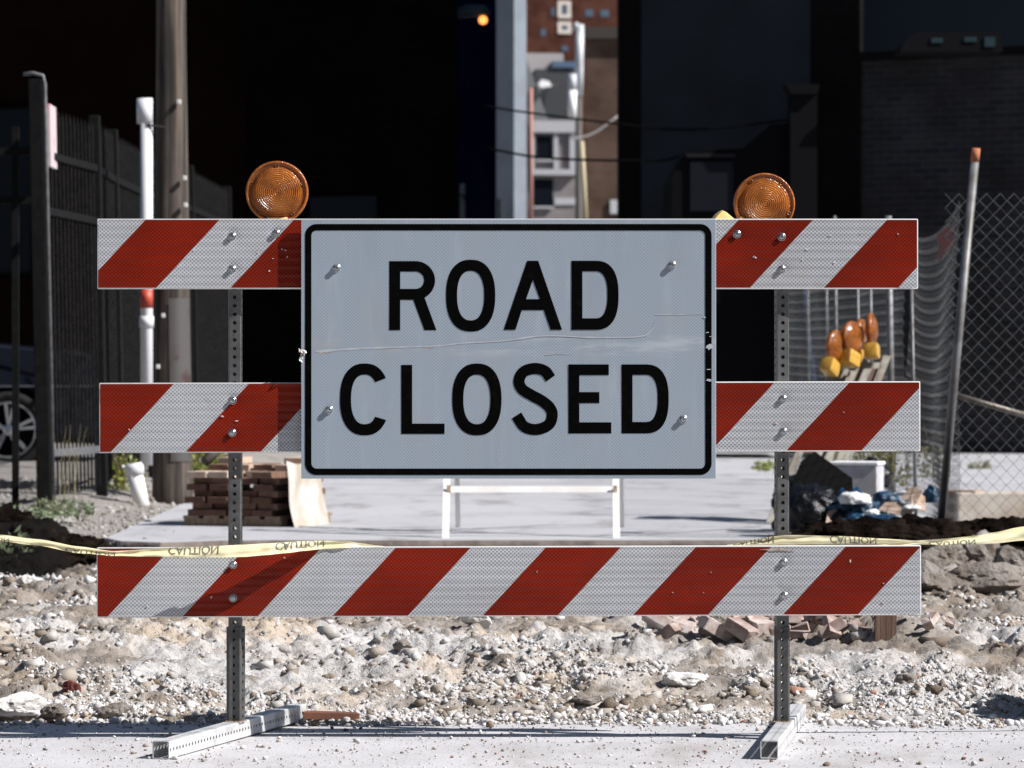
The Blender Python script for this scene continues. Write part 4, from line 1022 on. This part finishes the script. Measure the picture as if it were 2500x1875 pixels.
m = chain((2.30,10.6,0),(2.24,19.5,0), 1.98, 2.1, SL+.05, SL+.05, sag=.05, wob=.04, r=.0014); cobj(sf, sb0, 'wire_mesh', m, WIRED, fix=False)
for px, Z, w, h in ((2175,21.6,.022,527),(2129,23.4,.016,560),(2098,24.3,.014,590),(2043,25.9,.018,527),(2021,27.5,.018,590),(1975,29.5,.02,600),(2232,19.8,.016,700)):
    m = MB(); x = X0(px,Z); m.tube([(x+.01,Z-CD,SL-.02),(x-.015,Z-CD,Z0(h,Z))], w*(.95 if px == 2175 else .6), 10); cobj(sf, sb0, 'post', m, POSTM, smooth=True)
m = MB(); q = P(2305,600,18.9); m.add([P(2288,575,18.95),P(2322,545,18.75),P(2326,592,18.75),P(2292,640,18.95)], [(0,1,2,3)]); m2 = m
cobj(sf, sb0, 'red_tag', m, plain('faded_red_tag',(.22,.03,.03),.7,(.10,.05,.05),18), fix=False)

# ------------------------------------------------------------------ leaning folded barricades with amber lights
AMB = lens_mat('amber_far_lens', 0); GOLD = plain('amber_yellow_case',(.48,.27,.04),.35)
PLANK = plain('dirty_white_plank', (.30,.285,.25), .8, (.19,.165,.135), 5); DARKP = plain('dark_brown_plank', (.09,.05,.045), .7)  # off-white planks for the legs, dark brown for the panels
Zb = 20.6
for k, (tx_, ty_, bx_, lx, ly) in enumerate(((2036,905,1880,2040,846),(2052,898,1925,2058,832),(2072,900,1905,2082,824),(2096,885,1945,2099,818),(2120,868,1962,2128,804))):
    lab = ('leftmost of the folded barricades leaning on the fence, its amber light lowest','folded barricade with amber light, second from the left in the leaning stack','folded barricade in the middle of the leaning stack','folded barricade with amber light, second from the right in the leaning stack','rightmost folded barricade of the leaning stack, its amber light highest')[k]
    Zk = Zb+(.0,.22,.06,.30,.16)[k]; top_ = P(tx_, ty_, Zk+.5); bt_ = P(bx_, 1255, Zk-.1); bt_.z = SL+.01
    fbz = empty('folded_barricade', bt_, 0, lab, 'barricade', 'folded barricades leaning on the fence')
    for j, off in enumerate((0, .11)):
        m = MB(); d = top_-bt_; s_ = Vector((.022,0,0)); y_ = Vector((0,.012,0)); o_ = Vector((off,.02,0))
        m.add([o_-s_-y_, o_+s_-y_, o_+s_+y_, o_-s_+y_, o_+d-s_-y_, o_+d+s_-y_, o_+d+s_+y_, o_+d-s_+y_], [(0,3,2,1),(4,5,6,7),(0,1,5,4),(1,2,6,5),(2,3,7,6),(3,0,4,7)])
        obj('leg', m, PLANK, fbz)
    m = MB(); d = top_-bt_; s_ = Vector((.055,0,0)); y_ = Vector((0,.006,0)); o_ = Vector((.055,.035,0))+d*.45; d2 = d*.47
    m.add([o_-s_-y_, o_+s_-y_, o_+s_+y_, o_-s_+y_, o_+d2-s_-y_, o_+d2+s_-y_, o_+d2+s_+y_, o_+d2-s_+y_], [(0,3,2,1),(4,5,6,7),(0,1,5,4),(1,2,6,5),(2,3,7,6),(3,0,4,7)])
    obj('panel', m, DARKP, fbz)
    lp = P(lx, ly, Zk+.45)-bt_
    li = empty('warning_light', lp); li.parent = fbz; li.rotation_euler = ((.05,.2,-.1,.12,-.05)[k],(.45,.1,.35,-.1,.22)[k],(1.0,1.35,.85,1.2,1.3)[k])
    m = MB(); m.lathe([(0,.035),(.04,.032),(.07,.022),(.078,.014),(.092,.012),(.095,0),(.092,-.012),(.078,-.014),(.07,-.022),(.04,-.032),(0,-.035)], 28); obj('lens', m, AMB, li, True)
    m = MB(); m.bbox(-.055,.055,-.04,.04,-.17,-.085,.015); obj('battery_case', m, GOLD, li, 'auto')

# ------------------------------------------------------------------ rubbish heap
def blob(name, loc, size, mat, label, seed, crump=.35, grp='rubbish heaped by the fence', cat='rubbish', sub=4):
    bm = bmesh.new(); bmesh.ops.create_icosphere(bm, subdivisions=sub, radius=1)
    for v in bm.verts:
        c = v.co.normalized(); r = 1+crump*(abs(mn.noise(c*2.2+Vector((seed*3,0,0))))*1.2-.3)+crump*.5*abs(mn.noise(c*5+Vector((0,seed,0))))
        if 'soil' in name: r += .10*mn.noise(c*14+Vector((seed,0,0)))+.06*mn.noise(c*30)
        v.co = Vector((c.x*r*size[0], c.y*r*size[1], max(-.4,c.z*r)*size[2]))
    m = MB(); m.bm(bm); return tag(obj(name, m, mat, None, True, loc), label, cat, grp)
BAGM = plain('black_bag_plastic', (.005,.005,.006), .3, spec=.3, bmp=.8, bscale=9, dist=.03); BLUE = plain('blue_plastic_sheet', (.022,.085,.165), .35, (.010,.035,.075), 6, bmp=.7, bscale=12, dist=.03)
WHP = plain('white_plastic_sheet', (.80,.80,.80), .4, bmp=.6, bscale=12, dist=.02); CARD = plain('torn_cardboard', (.34,.22,.15), .8, (.46,.36,.29), 7); SOILD = plain('black_soil_heap', (.004,.0032,.0028), 1, (.016,.012,.0095), 6, bmp=1, bscale=14, dist=.04, spec=0)
g0 = SL
blob('rubbish_bag', P(1975,1265,18.9), (.17,.16,.17), BAGM, 'big black rubbish bag right behind the right post', 1)
blob('rubbish_bag', P(1935,1218,19.6), (.10,.12,.12), BAGM, 'small black rubbish bag left of the heap', 2)
blob('rubbish_bag', P(2060,1280,18.9), (.22,.18,.12), BAGM, 'low black rubbish bag in the middle of the heap', 3)
blob('rubbish_bag', P(2130,1170,20.4), (.10,.12,.11), BAGM, 'black rubbish bag behind the white box', 4)
m = MB(); m.prism([(-.20,0),(.16,0),(.16,.10),(-.03,.24),(-.10,.20)], -.01, .02)
tag(obj('pointed_board', m, plain('matt_black_board',(.006,.006,.006),.8), None, False, P(2010,1215,19.3), (-.2,0,.2)), 'matt black pointed board standing in the rubbish left of the white box', 'board', 'rubbish heaped by the fence')
bx = empty('white_box', P(2092,1212,19.6), math.radians(-14), 'white box with a bright sunlit top on the rubbish heap', 'box')
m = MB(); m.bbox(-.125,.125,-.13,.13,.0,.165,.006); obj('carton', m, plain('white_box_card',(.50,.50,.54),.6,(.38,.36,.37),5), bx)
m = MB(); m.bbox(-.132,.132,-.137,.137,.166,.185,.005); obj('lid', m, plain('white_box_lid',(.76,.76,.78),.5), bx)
blob('plastic_sheet', P(2085,1248,18.85), (.12,.10,.085), BLUE, 'crumpled blue plastic sheet in front of the white box', 5, .8)
blob('plastic_sheet', P(2115,1283,18.7), (.13,.08,.06), BLUE, 'blue plastic sheet lowest on the rubbish heap', 6, .8)
blob('plastic_sheet', P(2086,1222,18.75), (.07,.05,.04), WHP, 'white crumpled plastic on top of the blue sheet', 7, .8, sub=3)
blob('plastic_sheet', P(2163,1222,19.0), (.06,.05,.045), BLUE, 'light blue plastic scrap right of the white box', 8, .8, sub=3)
blob('plastic_sheet', P(2272,1216,18.9), (.035,.05,.055), BLUE, 'dark blue plastic scrap against the leaning fence post', 9, .8, sub=3)
blob('plastic_sheet', P(2205,1208,18.9), (.05,.03,.016), WHP, 'small white scrap beside the cardboard', 10, .7, sub=3)
blob('plastic_sheet', P(2130,1252,18.62), (.035,.02,.016), WHP, 'white scrap at the front of the blue sheet', 11, .8, sub=3)
blob('plastic_sheet', P(2225,1240,18.6), (.045,.02,.014), WHP, 'white scrap lying low near the fence post', 12, .8, sub=3)
for k, (px, py, w, h, rz, lab) in enumerate(((2045,1268,.075,.07,.3,'brown torn cardboard piece left of the blue sheet'),(2190,1240,.09,.035,-.2,'flat brown cardboard piece right of the blue sheet'),(2240,1222,.05,.05,.5,'upright cardboard flap near the fence post'),(2228,1205,.045,.04,-.4,'pale cardboard flap behind the white scrap'))):
    m = MB(); m.prism([(-w,-h),(w*.8,-h*1.1),(w,h*.6),(w*.1,h),(-w*.7,h*.5)], -.003, .003)
    tag(obj('cardboard', m, CARD, None, False, P(px,py,18.75), (-.5,.2,rz)), lab, 'cardboard', 'rubbish heaped by the fence')
blob('soil_heap', P(2130,1352,18.0), (.46,.20,.16), SOILD, 'black soil heap under the rubbish', 20, .3, 'black soil heaps', 'soil heap', 6)
blob('soil_heap', P(2250,1350,18.1), (.40,.22,.16), SOILD, 'black soil heap under the leaning fence post', 21, .3, 'black soil heaps', 'soil heap', 6)
blob('soil_heap', P(2440,1362,18.1), (.50,.26,.18), SOILD, 'black soil heap at the right edge behind the concrete chunks', 22, .3, 'black soil heaps', 'soil heap', 6)
blob('soil_heap', (2.28,.62,-.05), (.50,.34,.62), SOILD, 'unseen dark soil heap added outside the right edge to cast a shadow on the pavement', 25, .3, 'black soil heaps', 'soil heap', 6)  # unseen heap added to throw the dark shadow at the lower right
blob('soil_heap', P(90,1395,18.1), (.36,.22,.19), SOILD, 'black soil bank at the left edge behind the tape', 23, .35, 'black soil heaps', 'soil heap', 6)
blob('soil_heap', P(-60,1385,18.4), (.45,.26,.28), SOILD, 'black soil bank cut by the left frame edge', 24, .35, 'black soil heaps', 'soil heap', 6)
lb_ = MB(); lb_.bbox(-.24,.36,-.10,.10,0,.19,.012)
tag(obj('concrete_block', lb_, plain('cream_block',(.44,.40,.35),.8,(.33,.27,.22),6), None, False, (X0(2430,20.2),9.2,SL), (0,0,.12)), 'long cream block lying on the sunlit ground behind the chain-link panel', 'block')
lb_ = MB(); lb_.bbox(-.10,.10,-.08,.08,0,.20,.012)
tag(obj('concrete_block', lb_, plain('brown_block',(.28,.21,.16),.8), None, False, (X0(2352,20.2),9.2,SL), (0,0,-.5)), 'small brown block left of the long cream block', 'block')

# ------------------------------------------------------------------ buildings
def front(name, pxa, pxb, Z, d, h, mat, label, cat='building', slant=25, z0=.2, in_a=0, in_b=0):
    """front wall between two surveyed directions, turned by slant degrees; the sides follow the plot lines backwards"""
    t = math.radians(slant); Zm = Z
    A = Vector((X0(pxa,Zm), Zm-CD, 0)); ub = (pxb-1250)/F
    # walk from A along (cos t, -sin t) until the direction pxb
    u = Vector((math.cos(t), -math.sin(t), 0)); Ln = (ub*Zm-A.x)/(u.x-ub*u.y); B = A+u*Ln
    C_ = Vector((B.x*(1+d/(B.y+CD))+in_b, B.y+d, 0)); D_ = Vector((A.x*(1+d/Zm)+in_a, A.y+d, 0)); M_ = (A+B)/2
    e = empty(name, (M_.x, M_.y, z0), -t, label, cat); W2 = Ln/2
    R = Matrix.Rotation(t, 3, 'Z'); c = R @ (C_-M_); dd = R @ (D_-M_)
    q = [(-W2,0),(W2,0),(c.x,c.y),(dd.x,dd.y)]; H_ = h-z0
    m = MB(); m.add([(x,y,0) for x,y in q]+[(x,y,H_) for x,y in q], [(0,3,2,1),(4,5,6,7),(0,1,5,4),(1,2,6,5),(2,3,7,6),(3,0,4,7)])
    obj('wall', m, mat, e); return e, Ln
def rotbox(name, c, w, d, h, rz, mat, label, cat='building', z0=.2, grp=None):
    e = empty(name, (c[0],c[1],z0), rz, label, cat, grp)
    m = MB(); m.box(-w/2,w/2,0,d,0,h-z0); obj('wall', m, mat, e); return e
def windows(e, rects, mat, fmat=None, name='window', y=-.01, fr=.06):
    for (x0,x1,z0,z1) in rects:
        m = MB(); m.box(x0,x1,y-.03,y+.005,z0,z1); w = obj(name, m, mat, e)
        if fmat:
            m = MB()
            m.box(x0-fr,x1+fr,y-.06,y-.002,z1,z1+fr); m.box(x0-fr,x1+fr,y-.10,y-.002,z0-fr,z0)
            m.box(x0-fr,x0,y-.06,y-.002,z0,z1); m.box(x1,x1+fr,y-.06,y-.002,z0,z1); obj('frame', m, fmat, w)
GLS = plain('dark_window_glass', (.006,.008,.012), .15)
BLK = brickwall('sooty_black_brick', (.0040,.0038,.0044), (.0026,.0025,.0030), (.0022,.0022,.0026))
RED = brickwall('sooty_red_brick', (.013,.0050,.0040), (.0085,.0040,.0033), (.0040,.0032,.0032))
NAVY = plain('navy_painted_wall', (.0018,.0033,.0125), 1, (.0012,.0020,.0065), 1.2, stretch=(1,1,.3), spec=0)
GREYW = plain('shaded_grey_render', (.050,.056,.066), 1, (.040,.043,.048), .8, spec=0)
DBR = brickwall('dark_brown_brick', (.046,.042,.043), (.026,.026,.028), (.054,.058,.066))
t16 = math.radians(-25)
def place(pxa, pxb, Z):  return X0((pxa+pxb)/2, Z), (pxb-pxa)/F*Z
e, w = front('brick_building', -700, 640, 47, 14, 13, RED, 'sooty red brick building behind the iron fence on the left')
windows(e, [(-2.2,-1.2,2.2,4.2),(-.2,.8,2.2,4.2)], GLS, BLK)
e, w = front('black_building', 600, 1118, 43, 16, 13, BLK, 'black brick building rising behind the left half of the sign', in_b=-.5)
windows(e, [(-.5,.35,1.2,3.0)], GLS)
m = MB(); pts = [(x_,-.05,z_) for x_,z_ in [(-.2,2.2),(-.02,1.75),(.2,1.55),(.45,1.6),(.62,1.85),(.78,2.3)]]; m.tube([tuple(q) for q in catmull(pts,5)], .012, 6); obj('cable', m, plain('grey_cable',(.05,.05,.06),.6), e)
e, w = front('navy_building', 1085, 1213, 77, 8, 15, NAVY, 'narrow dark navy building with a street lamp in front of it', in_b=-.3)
windows(e, [(-.22,-.12,3.2,5.0)], plain('teal_pane',(.01,.03,.045),.3), None)
m = MB(); m.tube([(-.35,-.06,1),(-.35,-.06,4.6),(-.30,-.06,4.75),(-.18,-.06,4.78),(-.10,-.06,4.6),(-.10,-.06,1)], .02, 8); obj('conduit', m, plain('dark_conduit',(.01,.012,.015),.5), e)
# pale pillar: corner turned so that its right face catches the sun
cp = P(1255,937,75); a45 = math.radians(45)
e = empty('pale_corner_pillar', (cp.x, cp.y, .2), 0, 'pale grey pillar with a sunlit right face beside the alley gap', 'pillar')
wl_, wr_ = .50, .36
m = MB(); m.add([(0,0,0),(-wl_*.72,wl_*.72,0),(0.0,.6,0),(wr_*.70,wr_*.70,0)]+[(0,0,13),(-wl_*.72,wl_*.72,13),(0,.6,13),(wr_*.70,wr_*.70,13)], [(0,3,2,1),(4,5,6,7),(0,1,5,4),(1,2,6,5),(2,3,7,6),(3,0,4,7)])
obj('shaft', m, plain('pale_blue_grey_paint',(.17,.20,.235),.6,(.145,.17,.20),2), e)
m = MB()
for k in range(5): m.box(-.36,.26,-.02+.0,.0,1.3+k*2.3,1.36+k*2.3)
m = MB(); m.tube([(-.3,-.03,4.6),(-.26,.02,2.2),(-.20,.0,.5)], .05, 6); obj('dark_pipe', m, plain('dark_drain',(.02,.02,.025),.6), e)

# right-hand buildings
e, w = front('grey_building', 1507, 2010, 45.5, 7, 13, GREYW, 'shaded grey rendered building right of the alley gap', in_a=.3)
windows(e, [(-w/2+.05,-w/2+.32,0,9)], plain('dark_brown_strip',(.012,.011,.011),.8), None, 'corner_strip')  # darker brownish strip down the left corner
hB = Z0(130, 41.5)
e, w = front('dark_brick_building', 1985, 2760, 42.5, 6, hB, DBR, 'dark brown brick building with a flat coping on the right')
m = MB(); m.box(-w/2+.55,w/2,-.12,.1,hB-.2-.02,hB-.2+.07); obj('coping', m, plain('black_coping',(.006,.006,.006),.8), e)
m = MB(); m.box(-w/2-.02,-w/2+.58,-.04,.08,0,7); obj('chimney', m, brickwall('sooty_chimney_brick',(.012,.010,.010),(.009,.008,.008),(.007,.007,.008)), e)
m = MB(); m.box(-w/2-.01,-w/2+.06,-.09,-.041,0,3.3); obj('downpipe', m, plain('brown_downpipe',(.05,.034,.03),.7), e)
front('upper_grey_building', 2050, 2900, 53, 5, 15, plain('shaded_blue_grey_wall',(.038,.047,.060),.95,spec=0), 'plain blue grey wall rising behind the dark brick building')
rv = empty('rooftop_unit', P(2320,130,38.6), 0, 'black ventilation unit on the coping of the dark brick building', 'ventilation unit')
m = MB(); m.prism([(-.55,0),(-.5,.10),(-.38,.20),(.50,.20),(.52,0)], -.2, .4); obj('housing', m, plain('black_unit_paint',(.006,.006,.007),.6), rv)
TGR = plain('teal_grille',(.016,.032,.040),.6,spec=.1)
for a_ in ((-.22,-.10,.09,.14),(.12,.25,.10,.15),(.33,.44,.05,.15)):
    m = MB(); m.box(a_[0],a_[1],-.215,-.201,a_[2],a_[3]); obj('grille', m, TGR, rv)
# black shed with a sloping roof, in front of the grey building
sd2 = empty('black_shed', (X0(1780,39),28,SL), 0, 'black shed with a sloping roof in front of the grey wall', 'shed')
def SH(px, py): return ((px-1780)/F*39, Z0(py,39)-SL)
m = MB(); m.prism([SH(1640,1100),SH(1640,430),SH(1672,368),SH(1812,362),SH(1880,305),SH(1925,300),SH(1925,1100)], 0, 2.2); obj('wall', m, plain('black_shed_paint',(.004,.004,.005),.8), sd2)
m = MB(); a0_, a1_ = SH(1685,395), SH(1790,515); m.box(a0_[0],a1_[0],-.03,.0,a1_[1],a0_[1]); obj('window', m, plain('dull_shed_window',(.010,.011,.015),.4), sd2)
m = MB(); a0_, a1_ = SH(1675,376), SH(1795,384); m.box(a0_[0],a1_[0],-.05,-.001,a1_[1],a0_[1]); obj('trim', m, plain('dull_trim',(.015,.015,.017),.6), sd2)
hd = empty('chimney_hood', (X0(1952,39.2),28.0,SL), 0, 'black flared hood on a duct between the grey and brick walls', 'duct')
zt = Z0(215,39.2)-SL
m = MB(); m.box(-.13,.15,-.25,.1,0,zt-.10); obj('duct', m, plain('black_duct',(.005,.005,.006),.7), hd)
m = MB(); m.prism([(-.13,zt-.10),(-.19,zt),(.17,zt),(.15,zt-.10)], -.32, .1); obj('hood', m, plain('black_hood',(.005,.005,.006),.7), hd)
m = MB(); m.tube([(-.05,-.30,2.4),(.06,-.32,1.2),(.14,-.32,.6)], .025, 8); obj('blue_pipe', m, plain('blue_pipe_paint',(.01,.035,.10),.5), hd)

# far things seen through the alley gap
HR = brickwall('red_tower_brick', (.085,.036,.026), (.072,.030,.022), (.075,.038,.030))
x, w = place(1225, 1560, 260)
e = rotbox('brick_tower', (x, 249), w, 20, 60, math.radians(14), HR, 'tall sunlit red brick tower far behind the alley gap')
ZT = 260
def tw(x0,x1,y0,y1):
    k = ZT/F; f = lambda q: 900+q/2.765; return ((f(x0)-(1225+1560)/2)*k, (f(x1)-(1225+1560)/2)*k, CAMH-(y1/2.765-937.5)*k-.2, CAMH-(y0/2.765-937.5)*k-.2)
TG = plain('tower_window_glass',(.05,.08,.12),.3); CR = plain('cream_window_frame',(.50,.44,.40),.7)
windows(e, [tw(1228,1252,55,110),tw(1155,1188,200,248),tw(1465,1520,62,108),tw(1572,1632,62,108),tw(1300,1345,310,345)], TG, None)
windows(e, [tw(1297,1340,32,100),tw(1297,1342,172,205)], TG, CR, fr=.25)
# brick building on the right of the gap
ZW = 88; e, w = front('brown_brick_building', 1430, 1560, ZW, 12, Z0(72,ZW), brickwall('brown_brick',(.16,.105,.08),(.13,.085,.065),(.14,.10,.085)), 'brown brick building with a dark coping at the right of the alley gap', slant=2)
m = MB(); m.box(-w/2-.05,w/2,-.15,.3,Z0(95,ZW)-.2,Z0(72,ZW)-.15); obj('coping', m, plain('dark_brown_coping',(.05,.04,.035),.8), e)
m = MB(); m.box(-.05,.30,-.06,-.01,Z0(522,ZW)-.2,Z0(488,ZW)-.2); obj('sign_board', m, plain('pale_sign_board',(.55,.56,.58),.6), e)
# white house
ZH = 120; kx = ZH/F
hc = X0(1350,ZH)
wh = empty('white_house', (hc, ZH-CD, .2), math.radians(6), 'pale house front with white trim seen at the end of the alley', 'house')
def hx(px): return (px-1350)*kx
def hz(py): return CAMH-(py-937.5)*kx-.2
STU = plain('pale_stucco',(.19,.17,.17),.8,(.155,.14,.138),2); TRM = plain('white_house_trim',(.36,.36,.38),.6); SLT = plain('dark_slate_roof',(.03,.032,.037),.6)
m = MB(); m.box(hx(1288),hx(1412),0,8,0,hz(292)); obj('wall', m, STU, wh)
m = MB(); m.box(hx(1290),hx(1408),-.25,-.01,hz(428),hz(414)); m.box(hx(1300),hx(1408),-.2,-.01,hz(324),hz(296)); obj('cornice', m, TRM, wh)
for a, b__ in ((1296,1304),(1351,1362),(1390,1404)):
    m = MB(); m.box(hx(a),hx(b__),-.12,-.011,hz(413),hz(325)); obj('pilaster', m, TRM, wh)
for r in ((1310,1346,332,390),(1303,1350,438,504)):
    m = MB(); m.box(hx(r[0]),hx(r[1]),-.05,-.012,hz(r[3]),hz(r[2])); w_ = obj('window', m, GLS, wh)
    m = MB(); m.box(hx(r[0]-2),hx(r[1]+2),-.14,-.052,hz(r[3]+5),hz(r[3])); obj('sill', m, TRM, w_)
m = MB(); m.box(hx(1353),hx(1406),-.06,-.012,hz(500),hz(483)); obj('band', m, TRM, wh)
m = MB(); m.prism([(hx(1288),hz(291)),(hx(1285),hz(140)),(hx(1340),hz(291))], .2, 6); obj('gable', m, plain('grey_gable',(.13,.135,.14),.7), wh)
m = MB(); m.prism([(hx(1338),hz(291)),(hx(1330),hz(250)),(hx(1345),hz(205)),(hx(1395),hz(200)),(hx(1412),hz(291))], .3, 7); obj('roof', m, SLT, wh)
m = MB(); m.prism([(hx(1318),hz(216)),(hx(1312),hz(206)),(hx(1320),hz(196)),(hx(1338),hz(200)),(hx(1345),hz(212))], -.3, .19); obj('dish', m, plain('white_dish',(.8,.8,.8),.4), wh)
# roofs behind
ZR = 150; e = empty('flat_roofed_house', (X0(1345,ZR), ZR-CD, .2), math.radians(8), 'pale flat-roofed building with a blue roof edge between tower and house', 'building')
kr = ZR/F; rx_ = lambda p: (p-1345)*kr; rz_ = lambda p: CAMH-(p-937.5)*kr-.2
m = MB(); m.box(rx_(1280),rx_(1376),0,6,0,rz_(130)); obj('wall', m, plain('pale_pinkish_wall',(.30,.28,.285),.8), e)
m = MB(); m.box(rx_(1346),rx_(1402),-.3,2,rz_(166),rz_(151)); obj('blue_fascia', m, plain('blue_fascia_paint',(.06,.10,.17),.5), e)
m = MB(); m.box(rx_(1305),rx_(1405),-.2,3,rz_(200),rz_(170)); obj('dark_roof', m, SLT, e)
# far utility pole with transformer
ZQ = 74; fp = empty('far_utility_pole', (X0(1413,ZQ), ZQ-CD, .2), 0, 'grey utility pole with a white transformer in the alley gap', 'utility pole')
qz = lambda p: Z0(p,ZQ)-.2; kq = ZQ/F
m = MB(); m.tube([(0,0,0),(0,0,qz(235))], .07, 12); obj('pole', m, plain('dark_far_pole',(.07,.065,.06),.8), fp, True)
m = MB(); m.tube([(0,0,qz(235)),(.02,0,qz(60))], .085, 12); m.tube([(.03,0,qz(72)),(-.10,0,qz(62))], .09, 10); obj('riser_pipe', m, plain('pale_riser',(.55,.58,.62),.5,(.40,.42,.45),4), fp, True)
m = MB(); m.tube([(-.13,-.1,qz(290)),(-.13,-.1,qz(222))], .085, 16); obj('transformer', m, plain('white_transformer',(.82,.82,.83),.4), fp, True)
m = MB(); m.tube([(-.13,-.1,qz(222)),(-.13,-.1,qz(182))], .082, 16); obj('insulator', m, plain('grey_insulator',(.45,.47,.52),.4), fp, True)
m = MB(); m.tube([P(1431,560,70), P(1420,345,70)], .045, 8)
tag(obj('leaning_post', m, plain('tan_post',(.42,.36,.24),.8), None, True), 'thin tan post leaning beside the far utility pole', 'post')
m = MB(); m.tube([P(1296,600,64), P(1296,215,64)], .035, 8)
tag(obj('red_pipe', m, plain('faded_red_pipe',(.36,.17,.14),.7), None, True), 'thin faded red pipe beside the pale pillar', 'pipe')
# street lamp, lit
lm = empty('street_lamp', P(1130,30,48), 0, 'street lamp with a lit orange bulb high over the alley gap', 'street lamp')
m = MB(); m.tube([(-.75,0,-.02),(-.35,0,-.03),(-.12,0,-.02),(.05,0,.02),(.28,0,.02),(.36,0,-.01)], [.02,.03,.05,.085,.07,.02], 14); obj('lamp_head', m, plain('dark_teal_lamp_paint',(.03,.06,.075),.5), lm, True)
m = MB(); m.lathe([(0,.055),(.04,.04),(.056,0),(.04,-.04),(0,-.055)], 20); 
bm_, nt, b = newmat('lit_orange_bulb'); b.inputs['Base Color'].default_value = (.8,.3,.08,1); b.inputs['Emission Color'].default_value = (1,.30,.07,1); b.inputs['Emission Strength'].default_value = 1.6
obj('bulb', m, bm_, lm, True, (.26,0,-.10))
m = MB(); m.tube([(-.75,0,-.02),(-1.5,0,-.15),(-1.9,0,-.6)], .03, 8); obj('arm', m, plain('dark_lamp_arm',(.012,.014,.018),.6), lm, True)
# overhead wires
WB = plain('black_cable', (.003,.003,.0035), .9)
for k, (pts, lab, r) in enumerate((([(1180,258),(1290,275),(1505,302),(1640,316),(1760,312),(1930,292)],'upper black cable sagging across the alley gap',.014),([(1190,362),(1300,382),(1420,390),(1600,392),(1660,382)],'lower black cable sagging across the alley gap',.016),([(1398,340),(1450,325),(1510,282)],'pale thin cable from the far pole to the brown brick wall',.012))):
    Zc = 43.0 if k < 2 else 72; m = MB(); m.tube([tuple(q) for q in catmull([P(a,b__,Zc) for a,b__ in pts],6)], r if k < 2 else .02, 6)
    tag(obj('overhead_cable', m, WB if k < 2 else plain('pale_cable',(.45,.43,.42),.6), None, True), lab, 'cable', 'cables across the alley')

# unseen buildings added behind the camera to block low sky and darken shade
for k, (xa, xb, hh_, lab) in enumerate(((-70,-22,17,'unseen brick building added behind the camera to the left, blocking low sky'),(-21.5,19,20,'unseen brick building added straight behind the camera, blocking low sky'),(19.5,62,16,'unseen brick building added behind the camera to the right, blocking low sky'))):
    e = empty('sky_block_building', ((xa+xb)/2,-25,-.03), 0, lab, 'building'); hw_ = (xb-xa)/2
    m = MB(); m.box(-hw_,hw_,-12,0,0,hh_); obj('wall', m, brickwall('sky_block_brick_%d'%k,(.10,.05,.04),(.08,.04,.03),(.09,.08,.07)), e)
    for i in range(int(hw_*2/4)):
        for j in range(4):
            m = MB(); x = -hw_+2+i*4; m.box(x-.6,x+.6,.0,.03,1.5+j*3.8,3.6+j*3.8); obj('window', m, GLS, e)

# ------------------------------------------------------------------ light, sky, camera
sd = Vector((-1.05,.36,-1.0)).normalized()
to_sun = -sd; elev = math.asin(to_sun.z); azim = math.atan2(to_sun.x, to_sun.y)
sun = bpy.data.lights.new('sun', 'SUN'); sun.energy = 5.0; sun.angle = math.radians(.5); sun.color = (1.0,.965,.93)
so = bpy.data.objects.new('sun', sun); COL.objects.link(so); so.rotation_euler = sd.to_track_quat('-Z','Y').to_euler()
w = bpy.data.worlds.new('World'); sc.world = w; w.use_nodes = True; nt = w.node_tree
sky = nt.nodes.new('ShaderNodeTexSky'); sky.sky_type = 'NISHITA'; sky.sun_disc = False; sky.sun_elevation = elev; sky.sun_rotation = azim
sky.altitude = 100; sky.air_density = 1.0; sky.dust_density = .6
bg = nt.nodes['Background']; bg.inputs[1].default_value = .05; nt.links.new(sky.outputs[0], bg.inputs[0])
cam = bpy.data.cameras.new('camera'); co_ = bpy.data.objects.new('camera', cam); COL.objects.link(co_)
co_.location = (0,-CD,CAMH); co_.rotation_euler = (PI/2,0,0)
cam.sensor_width = 36; cam.lens = F/2500*36; cam.clip_end = 3000; cam.clip_start = .1
cam.dof.use_dof = True; cam.dof.focus_distance = CD-.01; cam.dof.aperture_fstop = 8.0; cam.dof.aperture_blades = 0
sc.camera = co_
sc.view_settings.view_transform = 'Standard'; sc.view_settings.look = 'None'; sc.view_settings.gamma = 1; sc.view_settings.use_curve_mapping = False
sc.view_settings.exposure = .72
sc.render.engine = 'CYCLES'; sc.cycles.use_denoising = True; sc.cycles.max_bounces = 6
sc.render.film_transparent = False
